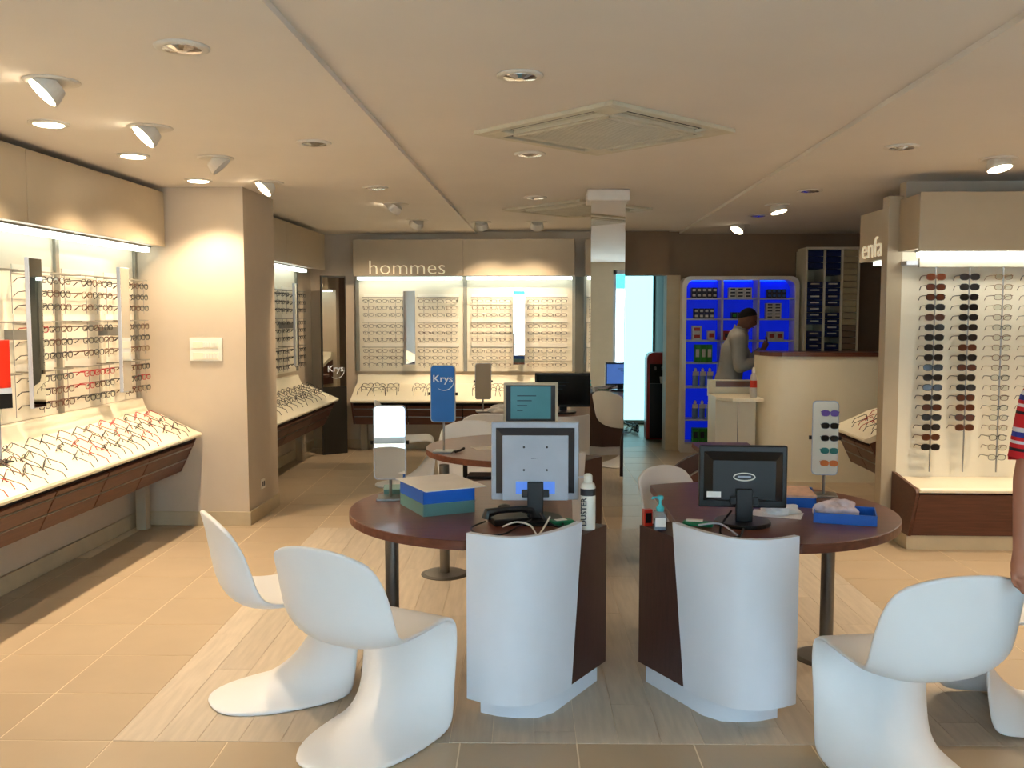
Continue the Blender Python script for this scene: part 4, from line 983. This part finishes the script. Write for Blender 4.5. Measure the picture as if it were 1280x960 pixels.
    for s_ in (-1, 1):
        e = MB().lathe([(.004, -.006), (.011, -.004), (.011, .004), (.004, .006)], n=10); e.v = [tuple(Hm @ Vector((.082 + .0 * q[2], s_ * .028 + q[0], .012 + q[1] * .55)) ) if False else tuple(Hm @ Vector((.083 + q[2], s_ * .028 + q[0], .012 + q[1] * .5))) for q in e.v]
        e.build('eye', M_dark, body)
    m_ = MB(); m_.tube([Hm @ Vector((.088, -.022, -.058)), Hm @ Vector((.094, 0, -.058)), Hm @ Vector((.088, .022, -.058))], .005, 6); m_.build('mouth', mat('lips', (110, 60, 55), .5), body)
    tb = bmesh.new(); bmesh.ops.create_uvsphere(tb, u_segments=24, v_segments=16, radius=1)
    pn = Vector((-.55, 0, 1)).normalized()
    bmesh.ops.bisect_plane(tb, geom=tb.verts[:] + tb.edges[:] + tb.faces[:], plane_co=pn * .22, plane_no=pn, clear_inner=True)
    for v in tb.verts: v.co = Hm @ Vector((v.co.x * .104 - .003, v.co.y * .081, v.co.z * .125))
    hm_ = bpy.data.meshes.new('hair'); tb.to_mesh(hm_); tb.free(); hm_.materials.append(M_hair)
    h = obj('hair', hm_, u, smooth=True); sdm = h.modifiers.new('s', 'SOLIDIFY'); sdm.thickness = .012
    # clothes: the body surface offset outwards, cut at hems and cuffs
    def near(p_):
        best = None
        for a, b in E_:
            A, Bv = Vector(J[a][0]), Vector(J[b][0]); d = Bv - A; t = max(0, min(1, (p_ - A).dot(d) / d.length_squared))
            ra = J[a][1]; ra = max(ra) if isinstance(ra, tuple) else ra; rb = J[b][1]; rb = max(rb) if isinstance(rb, tuple) else rb
            q = (p_ - A - d * t).length / (ra + (rb - ra) * t)
            if best is None or q < best[0]: best = (q, a, b, t)
        return best
    cb_ = limbs_bm(J, E_); base_me = volume_mesh('cloth', cb_, [shirtM], .014, 6); cb_.free()
    def garment(name, keep, off, M):
        g = bmesh.new(); g.from_mesh(base_me); g.normal_update()
        kill = [f for f in g.faces if not keep(f.calc_center_median())]
        for v in g.verts: v.co += v.normal * off
        bmesh.ops.delete(g, geom=kill, context='FACES')
        m = bpy.data.meshes.new(name); g.to_mesh(m); g.free(); m.materials.clear(); m.materials.append(M)
        o = obj(name, m, u, smooth=True); sd_ = o.modifiers.new('s', 'SOLIDIFY'); sd_.thickness = .006; sd_.offset = 1
        return o
    def in_shirt(c):
        q, a, b, t = near(c)
        if a.startswith('sh'): return sleeve >= 1 or t < sleeve
        if a.startswith('el'): return sleeve >= 1 and t < .85
        return c.z > .90 and a != 'neck' and not (b == 'neck' and c.z > 1.465)
    def in_trs(c):
        q, a, b, t = near(c)
        return c.z < 1.02 and c.z > .07 and not a.startswith(('sh', 'el')) and not (a.startswith('ank'))
    garment('shirt', in_shirt, .022, shirtM); garment('trousers', in_trs, .014, M_trs)
    for n_ in 'rl':
        s0 = J['ank' + n_][0]; sh_ = MB(); sh_.prism([(s0[0] - .07, s0[1] - .045), (s0[0] + .1, s0[1] - .05), (s0[0] + .19, s0[1] - .02), (s0[0] + .19, s0[1] + .03), (s0[0] + .1, s0[1] + .06), (s0[0] - .07, s0[1] + .045)], 0, .085).build('shoe', M_shoe, u, bevel=.02)
    MB().lathe([(.062, 0), (.072, -.02), (.066, .01), (.058, .03), (.053, .02)], c=(L + .012, 0, 1.462), n=16).build('collar', shirtM, u, smooth=True)
    return u
person('person in a grey shirt with raised hand behind the reception counter', (1.93, 10.15, 0), R(-6), {'r': ((.10, -.25, 1.10), (.33, -.20, 1.16), (.42, -.16, 1.17)), 'l': ((.24, .20, 1.12), (.38, .10, 1.27), (.42, .08, 1.37))}, M_skin, M_shirt, lean=.10, head=(.03, R(24)))
# striped shirt
M_str = bpy.data.materials.new('striped_shirt'); M_str.use_nodes = True; nt = M_str.node_tree
tc = nt.nodes.new('ShaderNodeTexCoord'); sp = nt.nodes.new('ShaderNodeSeparateXYZ'); nt.links.new(tc.outputs['Object'], sp.inputs[0])
mm = nt.nodes.new('ShaderNodeMath'); mm.operation = 'MULTIPLY'; mm.inputs[1].default_value = 1 / .115; nt.links.new(sp.outputs[2], mm.inputs[0])
fr_ = nt.nodes.new('ShaderNodeMath'); fr_.operation = 'FRACT'; nt.links.new(mm.outputs[0], fr_.inputs[0])
rp = nt.nodes.new('ShaderNodeValToRGB'); rp.color_ramp.interpolation = 'CONSTANT'; e = rp.color_ramp.elements
for k, (p_, c) in enumerate(((0, (40, 50, 140)), (.14, (225, 220, 225)), (.26, (200, 24, 34)), (.62, (30, 20, 30)), (.70, (200, 24, 34)), (.82, (225, 220, 225)), (.90, (200, 24, 34)))):
    el_ = e[k] if k < 2 else e.new(p_); el_.position = p_; el_.color = srgb(*c)
nt.links.new(fr_.outputs[0], rp.inputs[0]); nt.links.new(rp.outputs[0], nt.nodes['Principled BSDF'].inputs['Base Color']); nt.nodes['Principled BSDF'].inputs['Roughness'].default_value = .85
person('person in a red, white and blue striped shirt resting a hand on a chair', (1.75, 2.97, 0), R(90), {'l': ((.0, .24, 1.13), (-.015, .255, .905), (-.045, .27, .81)), 'r': ((-.02, -.25, 1.12), (.02, -.26, .90), (.03, -.26, .80))}, M_skin2, M_str, lean=.02, sleeve=.78)
